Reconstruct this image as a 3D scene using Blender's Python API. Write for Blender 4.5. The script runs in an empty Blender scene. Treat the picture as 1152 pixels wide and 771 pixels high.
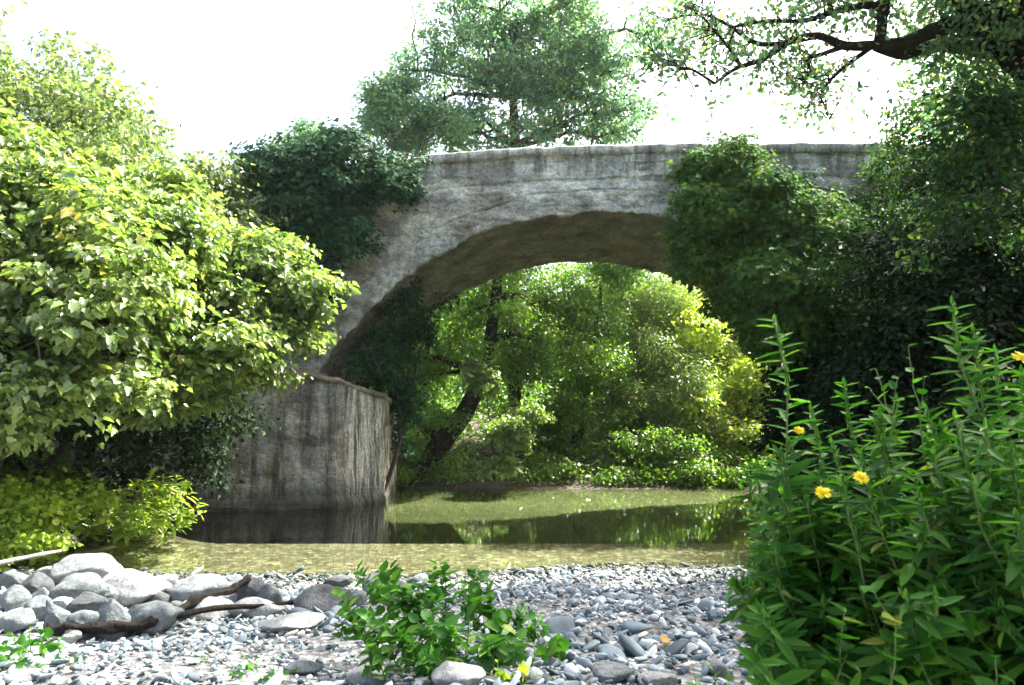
import bpy, math, random
import numpy as np
from mathutils import Vector, noise as mnoise
R = math.radians
C = bpy.context.scene
COL = C.collection

# ------------------------------------------------------------------ camera, sky, sun, exposure
F, PITCH, CAMZ = 800.0, R(7.4), 1.35
cam_d = bpy.data.cameras.new('camera'); cam = bpy.data.objects.new('camera', cam_d); COL.objects.link(cam)
cam.location = (0, 0, CAMZ); cam.rotation_euler = (R(90) + PITCH, 0, 0)
cam_d.sensor_width = 36; cam_d.lens = F / 1152 * 36; cam_d.clip_start = .05; cam_d.clip_end = 2000
cam_d.dof.use_dof = True; cam_d.dof.focus_distance = 12; cam_d.dof.aperture_fstop = 8.0
C.camera = cam
SUN = Vector((.60, .41, 1.0)).normalized()
elev = math.asin(SUN.z); azim = math.atan2(SUN.x, SUN.y)
w = bpy.data.worlds.new('World'); C.world = w; w.use_nodes = True
nt = w.node_tree; bg = nt.nodes['Background']; sk = nt.nodes.new('ShaderNodeTexSky')
sk.sky_type = 'NISHITA'; sk.sun_disc = False; sk.sun_elevation = elev; sk.sun_rotation = azim
sk.dust_density = 8.0; sk.air_density = 1.0; sk.ozone_density = 1.2
nt.links.new(sk.outputs[0], bg.inputs[0]); bg.inputs[1].default_value = .12
sl = bpy.data.lights.new('sun', 'SUN'); so = bpy.data.objects.new('sun', sl); COL.objects.link(so)
sl.energy = 5.0; sl.angle = R(.53); sl.color = (1, .96, .89)
so.rotation_euler = SUN.to_track_quat('Z', 'Y').to_euler()
C.view_settings.view_transform = 'Standard'; C.view_settings.look = 'None'
C.view_settings.gamma = 1; C.view_settings.use_curve_mapping = False
C.view_settings.exposure = 2.32
C.cycles.max_bounces = 8; C.cycles.transparent_max_bounces = 12; C.cycles.transmission_bounces = 4
C.cycles.diffuse_bounces = 3; C.cycles.glossy_bounces = 3

# ------------------------------------------------------------------ helpers
cp, sp = math.cos(PITCH), math.sin(PITCH)
def P(px, py, Y):
    u = 385.5 - py
    d = Vector((px - 576, F * cp - u * sp, F * sp + u * cp))
    return Vector((0, 0, CAMZ)) + d * (Y / d.y)
def tag(o, label=None, cat=None, group=None, kind=None):
    if label: o['label'] = label
    if cat: o['category'] = cat
    if group: o['group'] = group
    if kind: o['kind'] = kind
    return o
def thing(name, label, cat, loc=(0, 0, 0), group=None):
    o = bpy.data.objects.new(name, None); COL.objects.link(o); o.location = loc; o.empty_display_size = .1
    bpy.context.view_layer.update() if False else None
    return tag(o, label, cat, group)
def link(name, me, mat, parent=None):
    o = bpy.data.objects.new(name, me); COL.objects.link(o)
    if mat: me.materials.append(mat)
    if parent is not None:
        o.parent = parent
        top = parent; off = Vector(parent.location)
        while top.parent: top = top.parent; off += Vector(top.location)
        o.location = -off           # mesh data is in world coordinates
    return o
def mesh_np(name, V, loops, totals, smooth=False, tint=None):
    me = bpy.data.meshes.new(name)
    V = np.ascontiguousarray(V, dtype=np.float32)
    me.vertices.add(len(V)); me.vertices.foreach_set('co', V.ravel())
    me.loops.add(len(loops)); me.loops.foreach_set('vertex_index', np.asarray(loops, dtype=np.int32))
    totals = np.asarray(totals, dtype=np.int32)
    starts = np.concatenate([[0], np.cumsum(totals)[:-1]]).astype(np.int32)
    me.polygons.add(len(totals)); me.polygons.foreach_set('loop_start', starts); me.polygons.foreach_set('loop_total', totals)
    if smooth: me.polygons.foreach_set('use_smooth', np.ones(len(totals), dtype=bool))
    if tint is not None:
        a = me.attributes.new('tint', 'FLOAT', 'FACE'); a.data.foreach_set('value', np.asarray(tint, dtype=np.float32))
    me.update(calc_edges=True); me.validate()
    return me
class MB:
    def __init__(s): s.v = []; s.f = []
    def tube(s, pts, rad, n=6, seed=0, rough=0.0):
        rnd = random.Random(seed)
        pts = [Vector(p) for p in pts]; b = len(s.v); m = len(pts)
        ref = Vector((.3, .5, .8)).normalized()
        for i, p in enumerate(pts):
            t = (pts[min(i + 1, m - 1)] - pts[max(i - 1, 0)])
            t = t.normalized() if t.length > 1e-6 else Vector((0, 0, 1))
            a = t.cross(ref); a = a.normalized() if a.length > 1e-4 else Vector((1, 0, 0)); c = t.cross(a)
            r = rad[i] if hasattr(rad, '__len__') else rad
            for k in range(n):
                an = 2 * math.pi * k / n; rr = r * (1 + rough * (rnd.random() - .5))
                s.v.append(p + (a * math.cos(an) + c * math.sin(an)) * rr)
        for i in range(m - 1):
            for k in range(n):
                k2 = (k + 1) % n
                s.f.append((b + i * n + k, b + i * n + k2, b + (i + 1) * n + k2, b + (i + 1) * n + k))
        s.f.append(tuple(b + k for k in range(n))[::-1]); s.f.append(tuple(b + (m - 1) * n + k for k in range(n)))
    def build(s, name, mat, parent=None, smooth=True):
        me = bpy.data.meshes.new(name); me.from_pydata([tuple(v) for v in s.v], [], s.f)
        if smooth: me.polygons.foreach_set('use_smooth', [True] * len(me.polygons))
        me.update(); return link(name, me, mat, parent)
def curve(p0, p1, n=6, sag=0, wob=0, seed=0):
    rnd = random.Random(seed); p0 = Vector(p0); p1 = Vector(p1); L = (p1 - p0).length; out = []
    for i in range(n + 1):
        t = i / n; p = p0.lerp(p1, t); p.z += sag * 4 * t * (1 - t)
        if 0 < i < n: p += Vector((rnd.uniform(-1, 1), rnd.uniform(-1, 1), rnd.uniform(-1, 1))) * wob * L
        out.append(p)
    return out
def smoothline(pts, per=4):
    pts = [Vector(p) for p in pts]; out = []
    for i in range(len(pts) - 1):
        a = pts[max(i - 1, 0)]; b = pts[i]; c = pts[i + 1]; d = pts[min(i + 2, len(pts) - 1)]
        for k in range(per):
            t = k / per
            out.append(.5 * ((2 * b) + (c - a) * t + (2 * a - 5 * b + 4 * c - d) * t * t + (-a + 3 * b - 3 * c + d) * t ** 3))
    out.append(pts[-1]); return out
def lerps(a, b, n): return [a + (b - a) * i / (n - 1) for i in range(n)]

# leaf outlines: x across, y along, z up
def two(half, fold=.12, bend=.12):      # half outline from base to tip; both halves folded on the midrib
    V = [(0, 0, 0), (0, half[-1][1], -bend)]; Rr = []; Ll = []
    for (x, y) in half[1:-1]:
        z = fold * x / .4 - bend * y * y
        Rr.append(len(V)); V.append((x, y, z)); Ll.append(len(V)); V.append((-x, y, z))
    return np.array(V, dtype=np.float32), [[0] + Rr + [1], [1] + Ll[::-1] + [0]]
LEAF = {
 'oval': two([(0, 0), (.26, .3), (.24, .65), (0, 1)]),
 'ovate': two([(0, 0), (.2, .08), (.33, .3), (.24, .65), (0, 1)]),
 'round': two([(0, 0), (.34, .15), (.42, .5), (.25, .85), (0, .95)]),
 'spear': two([(0, 0), (.13, .18), (.17, .45), (.09, .8), (0, 1)], .08, .2),
 'lance': two([(0, 0), (.1, .2), (.13, .5), (.07, .82), (0, 1)], .08, .2),
 'ivy': two([(0, 0), (.3, -.08), (.5, .25), (.26, .45), (.14, .7), (0, .95)]),
 'fig': two([(0, 0), (.26, -.06), (.46, .15), (.38, .36), (.47, .62), (.30, .62), (.2, .88), (0, 1.05)], .22, .3),
}
def unit(a): return a / (np.linalg.norm(a, axis=1, keepdims=True) + 1e-9)
def leaf_mesh(name, pos, nrm, axis, size, kind, rng, tint=None):
    T, faces = LEAF[kind]; N = len(pos)
    n = unit(nrm); a = axis - (axis * n).sum(1, keepdims=True) * n; a = unit(a); b = np.cross(a, n)
    s = size[:, None, None]
    V = pos[:, None, :] + s * (T[None, :, 0:1] * b[:, None, :] + T[None, :, 1:2] * a[:, None, :] + T[None, :, 2:3] * n[:, None, :])
    V = V.reshape(-1, 3); fl = np.concatenate([np.array(f) for f in faces]); tot = np.array([len(f) for f in faces])
    loops = (fl[None, :] + (np.arange(N) * len(T))[:, None]).ravel()
    if tint is None: tint = rng.random(N)
    return mesh_np(name, V, loops, np.tile(tot, N), False, np.repeat(tint, len(faces)))
def clump_leaves(lobes, nclump, per, rcl, size, kind, rng, up=.5, shell=.5, droop=.3, flat=.6):
    """lobes: (centre, (rx,ry,rz)). Leaves gather in clumps spread through the lobes."""
    W = np.array([l[1][0] * l[1][2] + l[1][1] * l[1][2] for l in lobes]); W = W / W.sum()
    k = rng.choice(len(lobes), nclump, p=W)
    c0 = np.array([tuple(l[0]) for l in lobes])[k]; r0 = np.array([l[1] for l in lobes])[k]
    d = unit(rng.normal(size=(nclump, 3))); rad = shell + (1.08 - shell) * rng.random((nclump, 1)) ** .7
    cc = c0 + d * rad * r0 * (.85 + .3 * rng.random((nclump, 1)))
    m = np.maximum(1, (per * rng.uniform(.4, 1.6, nclump))).astype(int); idx = np.repeat(np.arange(nclump), m); N = len(idx)
    rc = (rcl * rng.uniform(.6, 1.5, nclump))[idx][:, None]
    off = rng.normal(size=(N, 3)) * .55; off[:, 2] *= flat
    pos = cc[idx] + off * rc
    out = unit(off + d[idx] * .8)
    nrm = out * .5 + np.array([0, 0, up]) + rng.normal(size=(N, 3)) * .45
    ax = out + rng.normal(size=(N, 3)) * .6 - np.array([0, 0, droop])
    sz = size * (.3 + 1.15 * rng.random(N) ** 1.1)
    tint = np.clip(.5 * rng.random(nclump)[idx] + .5 * rng.random(N), 0, 1)
    return pos, nrm, ax, sz, tint, cc

# ------------------------------------------------------------------ materials
def mat(name):
    m = bpy.data.materials.new(name); m.use_nodes = True; return m, m.node_tree, m.node_tree.nodes['Principled BSDF']
def ramp(nt, stops, src):
    r = nt.nodes.new('ShaderNodeValToRGB'); e = r.color_ramp.elements
    while len(e) < len(stops): e.new(.5)
    for i, (p, c) in enumerate(stops): e[i].position = p; e[i].color = (*c, 1)
    nt.links.new(src, r.inputs[0]); return r.outputs[0]
def texco(nt, scale=(1, 1, 1)):
    g = nt.nodes.new('ShaderNodeNewGeometry'); mp = nt.nodes.new('ShaderNodeMapping'); mp.inputs['Scale'].default_value = scale
    nt.links.new(g.outputs['Position'], mp.inputs[0]); return mp.outputs[0]
def noise(nt, vec, scale, detail=6, rough=.6):
    n = nt.nodes.new('ShaderNodeTexNoise'); n.inputs['Scale'].default_value = scale; n.inputs['Detail'].default_value = detail
    n.inputs['Roughness'].default_value = rough; nt.links.new(vec, n.inputs['Vector']); return n.outputs['Fac']
def mixc(nt, fac, a, b, mode='MIX'):
    m = nt.nodes.new('ShaderNodeMix'); m.data_type = 'RGBA'; m.blend_type = mode
    for s, v in ((m.inputs[0], fac), (m.inputs[6], a), (m.inputs[7], b)):
        if hasattr(v, 'is_linked'): nt.links.new(v, s)
        elif isinstance(v, (int, float)): s.default_value = v
        else: s.default_value = (*v, 1)
    return m.outputs[2]
def mth(nt, op, a, b=0., clamp=False):
    m = nt.nodes.new('ShaderNodeMath'); m.operation = op; m.use_clamp = clamp
    for s, v in ((m.inputs[0], a), (m.inputs[1], b)):
        if hasattr(v, 'is_linked'): nt.links.new(v, s)
        else: s.default_value = v
    return m.outputs[0]
def bump(nt, bs, h, strength, dist):
    b = nt.nodes.new('ShaderNodeBump'); b.inputs['Strength'].default_value = strength; b.inputs['Distance'].default_value = dist
    nt.links.new(h, b.inputs['Height']); nt.links.new(b.outputs[0], bs.inputs['Normal']); return b
def leafmat(name, stops, trans=.45, rough=.4, spec=.5, tcol=(1.3, 1.5, .5)):
    m, nt, bs = mat(name)
    at = nt.nodes.new('ShaderNodeAttribute'); at.attribute_name = 'tint'
    col = ramp(nt, stops, at.outputs['Fac'])
    n = noise(nt, texco(nt), 3., 3); col = mixc(nt, .5, col, ramp(nt, [(.3, (.6, .65, .6)), (.7, (1.25, 1.2, 1.1))], n), 'MULTIPLY')
    nt.links.new(col, bs.inputs['Base Color']); bs.inputs['Roughness'].default_value = rough
    bs.inputs['Specular IOR Level'].default_value = spec
    tr = nt.nodes.new('ShaderNodeBsdfTranslucent'); nt.links.new(mixc(nt, 1., col, tcol, 'MULTIPLY'), tr.inputs[0])
    mx = nt.nodes.new('ShaderNodeMixShader'); mx.inputs[0].default_value = trans
    nt.links.new(bs.outputs[0], mx.inputs[1]); nt.links.new(tr.outputs[0], mx.inputs[2])
    nt.links.new(mx.outputs[0], nt.nodes['Material Output'].inputs[0]); return m
M = {}
M['fig'] = leafmat('fig_leaf', [(0, (.06, .11, .04)), (.5, (.17, .25, .075)), (.88, (.34, .41, .14)), (1, (.55, .44, .10))], .42, .3, 1., (1.25, 1.4, .6))
M['fig_far'] = leafmat('grey_green_leaf', [(0, (.09, .15, .06)), (.6, (.18, .24, .10)), (1, (.32, .34, .12))], .5, .35, .8, (1.25, 1.4, .7))
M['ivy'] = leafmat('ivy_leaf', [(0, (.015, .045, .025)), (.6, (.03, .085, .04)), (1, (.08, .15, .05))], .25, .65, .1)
M['ivylit'] = leafmat('ivy_sunlit_leaf', [(0, (.03, .09, .02)), (.6, (.06, .15, .03)), (1, (.20, .28, .04))], .4, .7, .08)  # lit copy of the ivy leaf: sunlight put into a brighter green
M['oak'] = leafmat('oak_leaf', [(0, (.02, .055, .035)), (.6, (.028, .07, .028)), (1, (.12, .16, .03))], .4, .55, .2)
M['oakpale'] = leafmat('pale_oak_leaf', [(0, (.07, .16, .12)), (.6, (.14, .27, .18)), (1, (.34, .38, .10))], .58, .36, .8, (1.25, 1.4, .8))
M['dark'] = leafmat('shaded_dark_leaf', [(0, (.007, .018, .008)), (.7, (.015, .038, .012)), (1, (.035, .065, .018))], .2, .6, .12)  # near-black leaf: shade of hollow, curtain and right bank put into the colour
M['alder'] = leafmat('alder_leaf', [(0, (.05, .12, .02)), (.6, (.15, .27, .045)), (1, (.34, .42, .09))], .52, .36, .8)
M['willow'] = leafmat('willow_leaf', [(0, (.10, .17, .06)), (.6, (.22, .30, .12)), (1, (.36, .40, .16))], .5, .33, 1.)
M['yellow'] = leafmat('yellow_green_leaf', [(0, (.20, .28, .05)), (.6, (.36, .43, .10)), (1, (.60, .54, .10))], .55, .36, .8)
M['herb'] = leafmat('herb_leaf', [(0, (.03, .11, .018)), (.6, (.06, .19, .03)), (.985, (.12, .26, .04)), (1, (.2, .26, .03))], .4, .55, .25)
M['inula'] = leafmat('aster_leaf', [(0, (.02, .085, .010)), (.6, (.05, .175, .018)), (.985, (.12, .27, .035)), (1, (.22, .24, .05))], .45, .55, .25)
M['lime'] = leafmat('lime_leaf', [(0, (.15, .26, .03)), (.6, (.28, .38, .05)), (1, (.46, .48, .07))], .5, .4)
M['petal'] = leafmat('yellow_petal', [(0, (.85, .66, .01)), (1, (.9, .75, .02))], .3, .5, .2, (1.1, 1.05, .6))
M['dead'] = leafmat('fallen_leaf', [(0, (.45, .22, .05)), (1, (.7, .45, .08))], .2, .6, .2, (1, 1, 1))
def barkmat(name, a, b, sc=8):
    m, nt, bs = mat(name); v = texco(nt, (1, 1, .35)); n = noise(nt, v, sc, 8, .7)
    nt.links.new(ramp(nt, [(.3, a), (.7, b)], n), bs.inputs['Base Color']); bs.inputs['Roughness'].default_value = .95; bs.inputs['Specular IOR Level'].default_value = .15
    bump(nt, bs, n, 1., .05); return m
M['bark'] = barkmat('brown_bark', (.03, .024, .018), (.12, .10, .08))
M['barkdark'] = barkmat('dark_bark', (.012, .01, .008), (.045, .038, .03))
M['twig'] = barkmat('pale_twig', (.12, .10, .07), (.30, .26, .19), 20)
M['drift'] = barkmat('driftwood', (.008, .007, .006), (.032, .027, .022), 25)
M['driftpale'] = barkmat('bleached_driftwood', (.25, .23, .20), (.5, .47, .42), 25)
m, nt, bs = mat('green_stem'); bs.inputs['Base Color'].default_value = (.09, .17, .035, 1); bs.inputs['Roughness'].default_value = .5
n_ = noise(nt, texco(nt), 30, 3); nt.links.new(ramp(nt, [(.3, (.06, .12, .03)), (.7, (.16, .2, .06))], n_), bs.inputs['Base Color']); M['stem'] = m

def stonemat(name, lo, hi, stain, warm=(.30, .24, .18), streak=False, scale=1.0):
    m, nt, bs = mat(name); v = texco(nt, (scale,) * 3)
    a = noise(nt, v, .9, 8, .65); b = noise(nt, v, 6, 8, .7); c = noise(nt, texco(nt, (1, 1, 3.2)), 2.2, 6, .75)
    col = ramp(nt, [(.3, lo), (.7, hi)], b)
    col = mixc(nt, ramp(nt, [(.42, (0, 0, 0)), (.62, (1, 1, 1))], a), col, warm)
    col = mixc(nt, .5, col, ramp(nt, [(.25, (.55, .55, .55)), (.75, (1.35, 1.35, 1.35))], b), 'MULTIPLY')
    pa = noise(nt, texco(nt, (1, 1, 1.5)), 1.5, 5, .55); col = mixc(nt, .8, col, ramp(nt, [(.35, (.45, .46, .45)), (.5, (.95, .95, .93)), (.65, (1.3, 1.3, 1.25))], pa), 'MULTIPLY')
    # dark horizontal joints and pits
    vo = nt.nodes.new('ShaderNodeTexVoronoi'); vo.feature = 'DISTANCE_TO_EDGE'; vo.inputs['Scale'].default_value = 1.0
    wv = nt.nodes.new('ShaderNodeMapping'); wv.inputs['Scale'].default_value = (2.2, 2.2, 5.2)
    nn = nt.nodes.new('ShaderNodeTexNoise'); nn.inputs['Scale'].default_value = 1.6; nn.inputs['Detail'].default_value = 5
    g = nt.nodes.new('ShaderNodeNewGeometry'); nt.links.new(g.outputs['Position'], nn.inputs['Vector'])
    ad = nt.nodes.new('ShaderNodeVectorMath'); ad.operation = 'MULTIPLY_ADD'; ad.inputs[1].default_value = (.5, .5, .5)
    nt.links.new(nn.outputs['Color'], ad.inputs[0]); nt.links.new(g.outputs['Position'], ad.inputs[2])
    nt.links.new(ad.outputs[0], wv.inputs[0]); nt.links.new(wv.outputs[0], vo.inputs['Vector'])
    vc = nt.nodes.new('ShaderNodeTexVoronoi'); vc.inputs['Scale'].default_value = 1.0; nt.links.new(wv.outputs[0], vc.inputs['Vector'])
    scl = nt.nodes.new('ShaderNodeSeparateColor'); nt.links.new(vc.outputs['Color'], scl.inputs[0])
    col = mixc(nt, .7, col, ramp(nt, [(0, (.62, .62, .60)), (.5, (1, 1, 1)), (1, (1.25, 1.22, 1.15))], scl.outputs[0]), 'MULTIPLY')
    joint = ramp(nt, [(.0, (.8, .8, .8)), (.05, (0, 0, 0))], vo.outputs['Distance'])
    jm = mth(nt, 'MULTIPLY', joint, ramp(nt, [(.5, (0, 0, 0)), (.66, (.55, .55, .55))], c))
    col = mixc(nt, jm, col, stain)
    pit = ramp(nt, [(.58, (0, 0, 0)), (.68, (1, 1, 1))], c)
    col = mixc(nt, mth(nt, 'MULTIPLY', pit, .22), col, stain)
    if name.startswith('weathered'):
        sz0 = nt.nodes.new('ShaderNodeSeparateXYZ'); nt.links.new(g.outputs['Position'], sz0.inputs[0])
        dr = noise(nt, texco(nt, (3, 3, .35)), 1.6, 5, .65); hi_ = ramp(nt, [(.5, (0, 0, 0)), (.85, (1, 1, 1))], mth(nt, 'SUBTRACT', sz0.outputs[2], 5.9))
        col = mixc(nt, mth(nt, 'MULTIPLY', mth(nt, 'MULTIPLY', hi_, ramp(nt, [(.48, (0, 0, 0)), (.6, (1, 1, 1))], dr)), .7), col, (.12, .12, .10))
        cr = nt.nodes.new('ShaderNodeTexVoronoi'); cr.inputs['Scale'].default_value = 7; nt.links.new(texco(nt, (1, 1, 2.4)), cr.inputs['Vector'])
        col = mixc(nt, mth(nt, 'MULTIPLY', ramp(nt, [(.12, (1, 1, 1)), (.2, (0, 0, 0))], cr.outputs['Distance']), ramp(nt, [(.48, (0, 0, 0)), (.6, (1, 1, 1))], a)), col, (.07, .065, .055))
    if streak:
        s1 = noise(nt, texco(nt, (2.6, 2.6, .22)), 2.2, 5, .6)
        col = mixc(nt, ramp(nt, [(.52, (0, 0, 0)), (.66, (.75, .75, .75))], s1), col, (.42, .44, .43))
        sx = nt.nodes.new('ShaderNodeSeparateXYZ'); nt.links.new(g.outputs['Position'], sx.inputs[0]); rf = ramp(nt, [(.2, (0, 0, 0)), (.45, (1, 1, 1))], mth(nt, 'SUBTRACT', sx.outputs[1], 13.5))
        sun_streaks = noise(nt, texco(nt, (4, 4, .3)), 2.6, 5, .6); col = mixc(nt, mth(nt, 'MULTIPLY', rf, ramp(nt, [(.46, (0, 0, 0)), (.53, (1, 1, 1))], sun_streaks)), col, (.72, .69, .60))  # pale streaks on the right face: grazing sunlight painted into the colour
        s2 = noise(nt, texco(nt, (1.9, 1.9, .16)), 2.7, 5, .6)
        col = mixc(nt, ramp(nt, [(.5, (0, 0, 0)), (.62, (.8, .8, .8))], s2), col, stain)
        sep = nt.nodes.new('ShaderNodeSeparateXYZ'); nt.links.new(g.outputs['Position'], sep.inputs[0])
        wet = ramp(nt, [(.0, (1, 1, 1)), (.35, (0, 0, 0))], mth(nt, 'ADD', sep.outputs[2], mth(nt, 'MULTIPLY', b, -.25)))
        col = mixc(nt, mth(nt, 'MULTIPLY', wet, .8), col, (.03, .035, .02))
    f = noise(nt, v, 15, 8, .8); h2 = noise(nt, texco(nt, (1, 1, 1.8)), 11, 5, .8)
    col = mixc(nt, .75, col, ramp(nt, [(.36, (.4, .4, .4)), (.5, (1, 1, 1)), (.62, (1.45, 1.45, 1.4))], f), 'MULTIPLY')
    col = mixc(nt, ramp(nt, [(.55, (0, 0, 0)), (.66, (.7, .7, .7))], h2), col, stain)
    nt.links.new(col, bs.inputs['Base Color']); bs.inputs['Roughness'].default_value = .9
    h = mth(nt, 'SUBTRACT', mth(nt, 'ADD', b, mth(nt, 'ADD', mth(nt, 'MULTIPLY', f, .35), mth(nt, 'MULTIPLY', h2, -.6))), mth(nt, 'MULTIPLY', joint, .1)); bump(nt, bs, h, 1., .08)
    return m
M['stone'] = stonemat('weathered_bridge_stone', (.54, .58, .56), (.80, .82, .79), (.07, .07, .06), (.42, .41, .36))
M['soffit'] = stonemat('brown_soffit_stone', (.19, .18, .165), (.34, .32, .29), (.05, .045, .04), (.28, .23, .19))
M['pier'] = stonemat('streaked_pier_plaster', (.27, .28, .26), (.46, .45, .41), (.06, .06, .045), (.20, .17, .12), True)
M['cope'] = stonemat('mossy_coping_stone', (.2, .19, .16), (.36, .34, .29), (.07, .07, .05))
def rockmat(name, lo, hi):
    m, nt, bs = mat(name)
    oi = nt.nodes.new('ShaderNodeObjectInfo'); v = texco(nt); b = noise(nt, v, 14, 8, .7); a = noise(nt, v, 3, 4)
    col = ramp(nt, [(.3, lo), (.7, hi)], b)
    col = mixc(nt, .55, col, ramp(nt, [(.3, (.6, .66, .68)), (.7, (1.3, 1.25, 1.2))], a), 'MULTIPLY')
    nt.links.new(col, bs.inputs['Base Color']); bs.inputs['Roughness'].default_value = .85
    e = noise(nt, v, 45, 5, .8); col2 = mixc(nt, .7, col, ramp(nt, [(.35, (.5, .5, .48)), (.55, (1.05, 1.05, 1.05)), (.7, (1.4, 1.4, 1.35))], e), 'MULTIPLY'); nt.links.new(col2, bs.inputs['Base Color'])
    bump(nt, bs, mth(nt, 'ADD', b, mth(nt, 'MULTIPLY', e, .4)), .9, .03); return m
M['rockpale'] = rockmat('pale_limestone', (.17, .185, .185), (.36, .37, .355))
M['rockgrey'] = rockmat('grey_schist', (.08, .10, .105), (.21, .235, .235))
M['rockdark'] = rockmat('dark_schist', (.03, .036, .04), (.10, .11, .112))
m, nt, bs = mat('river_gravel'); at = nt.nodes.new('ShaderNodeAttribute'); at.attribute_name = 'tint'
col = ramp(nt, [(0, (.055, .08, .09)), (.35, (.14, .185, .20)), (.7, (.27, .32, .335)), (.88, (.48, .50, .48)), (.96, (.62, .62, .59)), (1, (.30, .22, .15))], at.outputs['Fac'])
b = noise(nt, texco(nt), 40, 5); col = mixc(nt, .4, col, ramp(nt, [(.3, (.6, .6, .6)), (.7, (1.3, 1.3, 1.3))], b), 'MULTIPLY')
nt.links.new(col, bs.inputs['Base Color']); bs.inputs['Roughness'].default_value = .75; g_ = nt.nodes.new('ShaderNodeNewGeometry'); sz_ = nt.nodes.new('ShaderNodeSeparateXYZ'); nt.links.new(g_.outputs['Position'], sz_.inputs[0])
wt = ramp(nt, [(.5, (.35, .34, .28)), (.56, (1, 1, 1))], mth(nt, 'ADD', mth(nt, 'ADD', sz_.outputs[2], mth(nt, 'MULTIPLY', noise(nt, texco(nt), 2.5, 3), .06)), .46))
nt.links.new(mixc(nt, 1., col, wt, 'MULTIPLY'), bs.inputs['Base Color']); bump(nt, bs, b, .4, .005); M['gravel'] = m
# ground: earth, gravel on the near bank, olive pebbles under water
m, nt, bs = mat('ground_earth'); v = texco(nt); g = nt.nodes.new('ShaderNodeNewGeometry'); sep = nt.nodes.new('ShaderNodeSeparateXYZ'); nt.links.new(g.outputs['Position'], sep.inputs[0])
n1 = noise(nt, v, 2, 6); n2 = noise(nt, v, 22, 6, .7)
soil = ramp(nt, [(.3, (.035, .028, .018)), (.6, (.075, .06, .04)), (.8, (.06, .075, .03))], n2)
vo = nt.nodes.new('ShaderNodeTexVoronoi'); vo.inputs['Scale'].default_value = 32; nt.links.new(v, vo.inputs['Vector'])
sepc = nt.nodes.new('ShaderNodeSeparateColor'); nt.links.new(vo.outputs['Color'], sepc.inputs[0])
grav = ramp(nt, [(0, (.06, .062, .06)), (.6, (.19, .195, .19)), (1, (.34, .34, .32))], sepc.outputs[0])
vb = nt.nodes.new('ShaderNodeTexVoronoi'); vb.inputs['Scale'].default_value = 17; nt.links.new(v, vb.inputs['Vector'])
sepb = nt.nodes.new('ShaderNodeSeparateColor'); nt.links.new(vb.outputs['Color'], sepb.inputs[0])
bed = ramp(nt, [(0, (.055, .055, .03)), (.45, (.125, .122, .072)), (.8, (.19, .185, .12)), (.93, (.30, .29, .21)), (1, (.42, .40, .32))], sepb.outputs[0])
nb = noise(nt, v, 5, 6, .7); bed = mixc(nt, .7, bed, ramp(nt, [(.35, (.55, .5, .4)), (.55, (1, 1, 1)), (.7, (1.3, 1.3, 1.25))], nb), 'MULTIPLY')
bed = mixc(nt, .6, bed, ramp(nt, [(.3, (.55, .6, .5)), (.7, (1.2, 1.2, 1.2))], n1), 'MULTIPLY')
bed = mixc(nt, ramp(nt, [(.3, (1, 1, 1)), (.7, (0, 0, 0))], mth(nt, 'ADD', sep.outputs[2], 1.)), bed, (.035, .04, .022))  # bed of the trough darkened: the bridge's shadow band painted into the colour
bed = mixc(nt, mth(nt, 'MULTIPLY', mth(nt, 'GREATER_THAN', sep.outputs[1], 14.), .55), bed, (.10, .15, .03))
isg = mth(nt, 'MULTIPLY', mth(nt, 'LESS_THAN', sep.outputs[2], .45), mth(nt, 'LESS_THAN', sep.outputs[1], 8.6))
col = mixc(nt, isg, soil, grav)
wetf = ramp(nt, [(.44, (1, 1, 1)), (.52, (0, 0, 0))], mth(nt, 'ADD', mth(nt, 'ADD', sep.outputs[2], mth(nt, 'MULTIPLY', n1, .04)), .48))
col = mixc(nt, wetf, col, bed)
nt.links.new(col, bs.inputs['Base Color']); bs.inputs['Roughness'].default_value = .9; bump(nt, bs, vo.outputs['Distance'], .6, .02); M['ground'] = m
# water
m, nt, bs = mat('stream_water'); nt.nodes.remove(bs)
v = texco(nt, (1, 1.6, 1)); a1 = noise(nt, v, 5, 4, .6); a2 = noise(nt, v, 1.2, 2, .5)
hgt = mth(nt, 'ADD', a1, mth(nt, 'MULTIPLY', a2, 1.5))
bp = nt.nodes.new('ShaderNodeBump'); bp.inputs['Strength'].default_value = .1; bp.inputs['Distance'].default_value = .0035; nt.links.new(hgt, bp.inputs['Height'])
fr = nt.nodes.new('ShaderNodeFresnel'); fr.inputs['IOR'].default_value = 1.333; nt.links.new(bp.outputs[0], fr.inputs['Normal'])
gl = nt.nodes.new('ShaderNodeBsdfGlossy'); gl.inputs['Roughness'].default_value = .015; nt.links.new(bp.outputs[0], gl.inputs['Normal'])
tr = nt.nodes.new('ShaderNodeBsdfTransparent'); tr.inputs[0].default_value = (.84, .86, .74, 1)
mx = nt.nodes.new('ShaderNodeMixShader'); nt.links.new(fr.outputs[0], mx.inputs[0]); nt.links.new(tr.outputs[0], mx.inputs[1]); nt.links.new(gl.outputs[0], mx.inputs[2])
nt.links.new(mx.outputs[0], nt.nodes['Material Output'].inputs[0]); M['water'] = m

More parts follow.
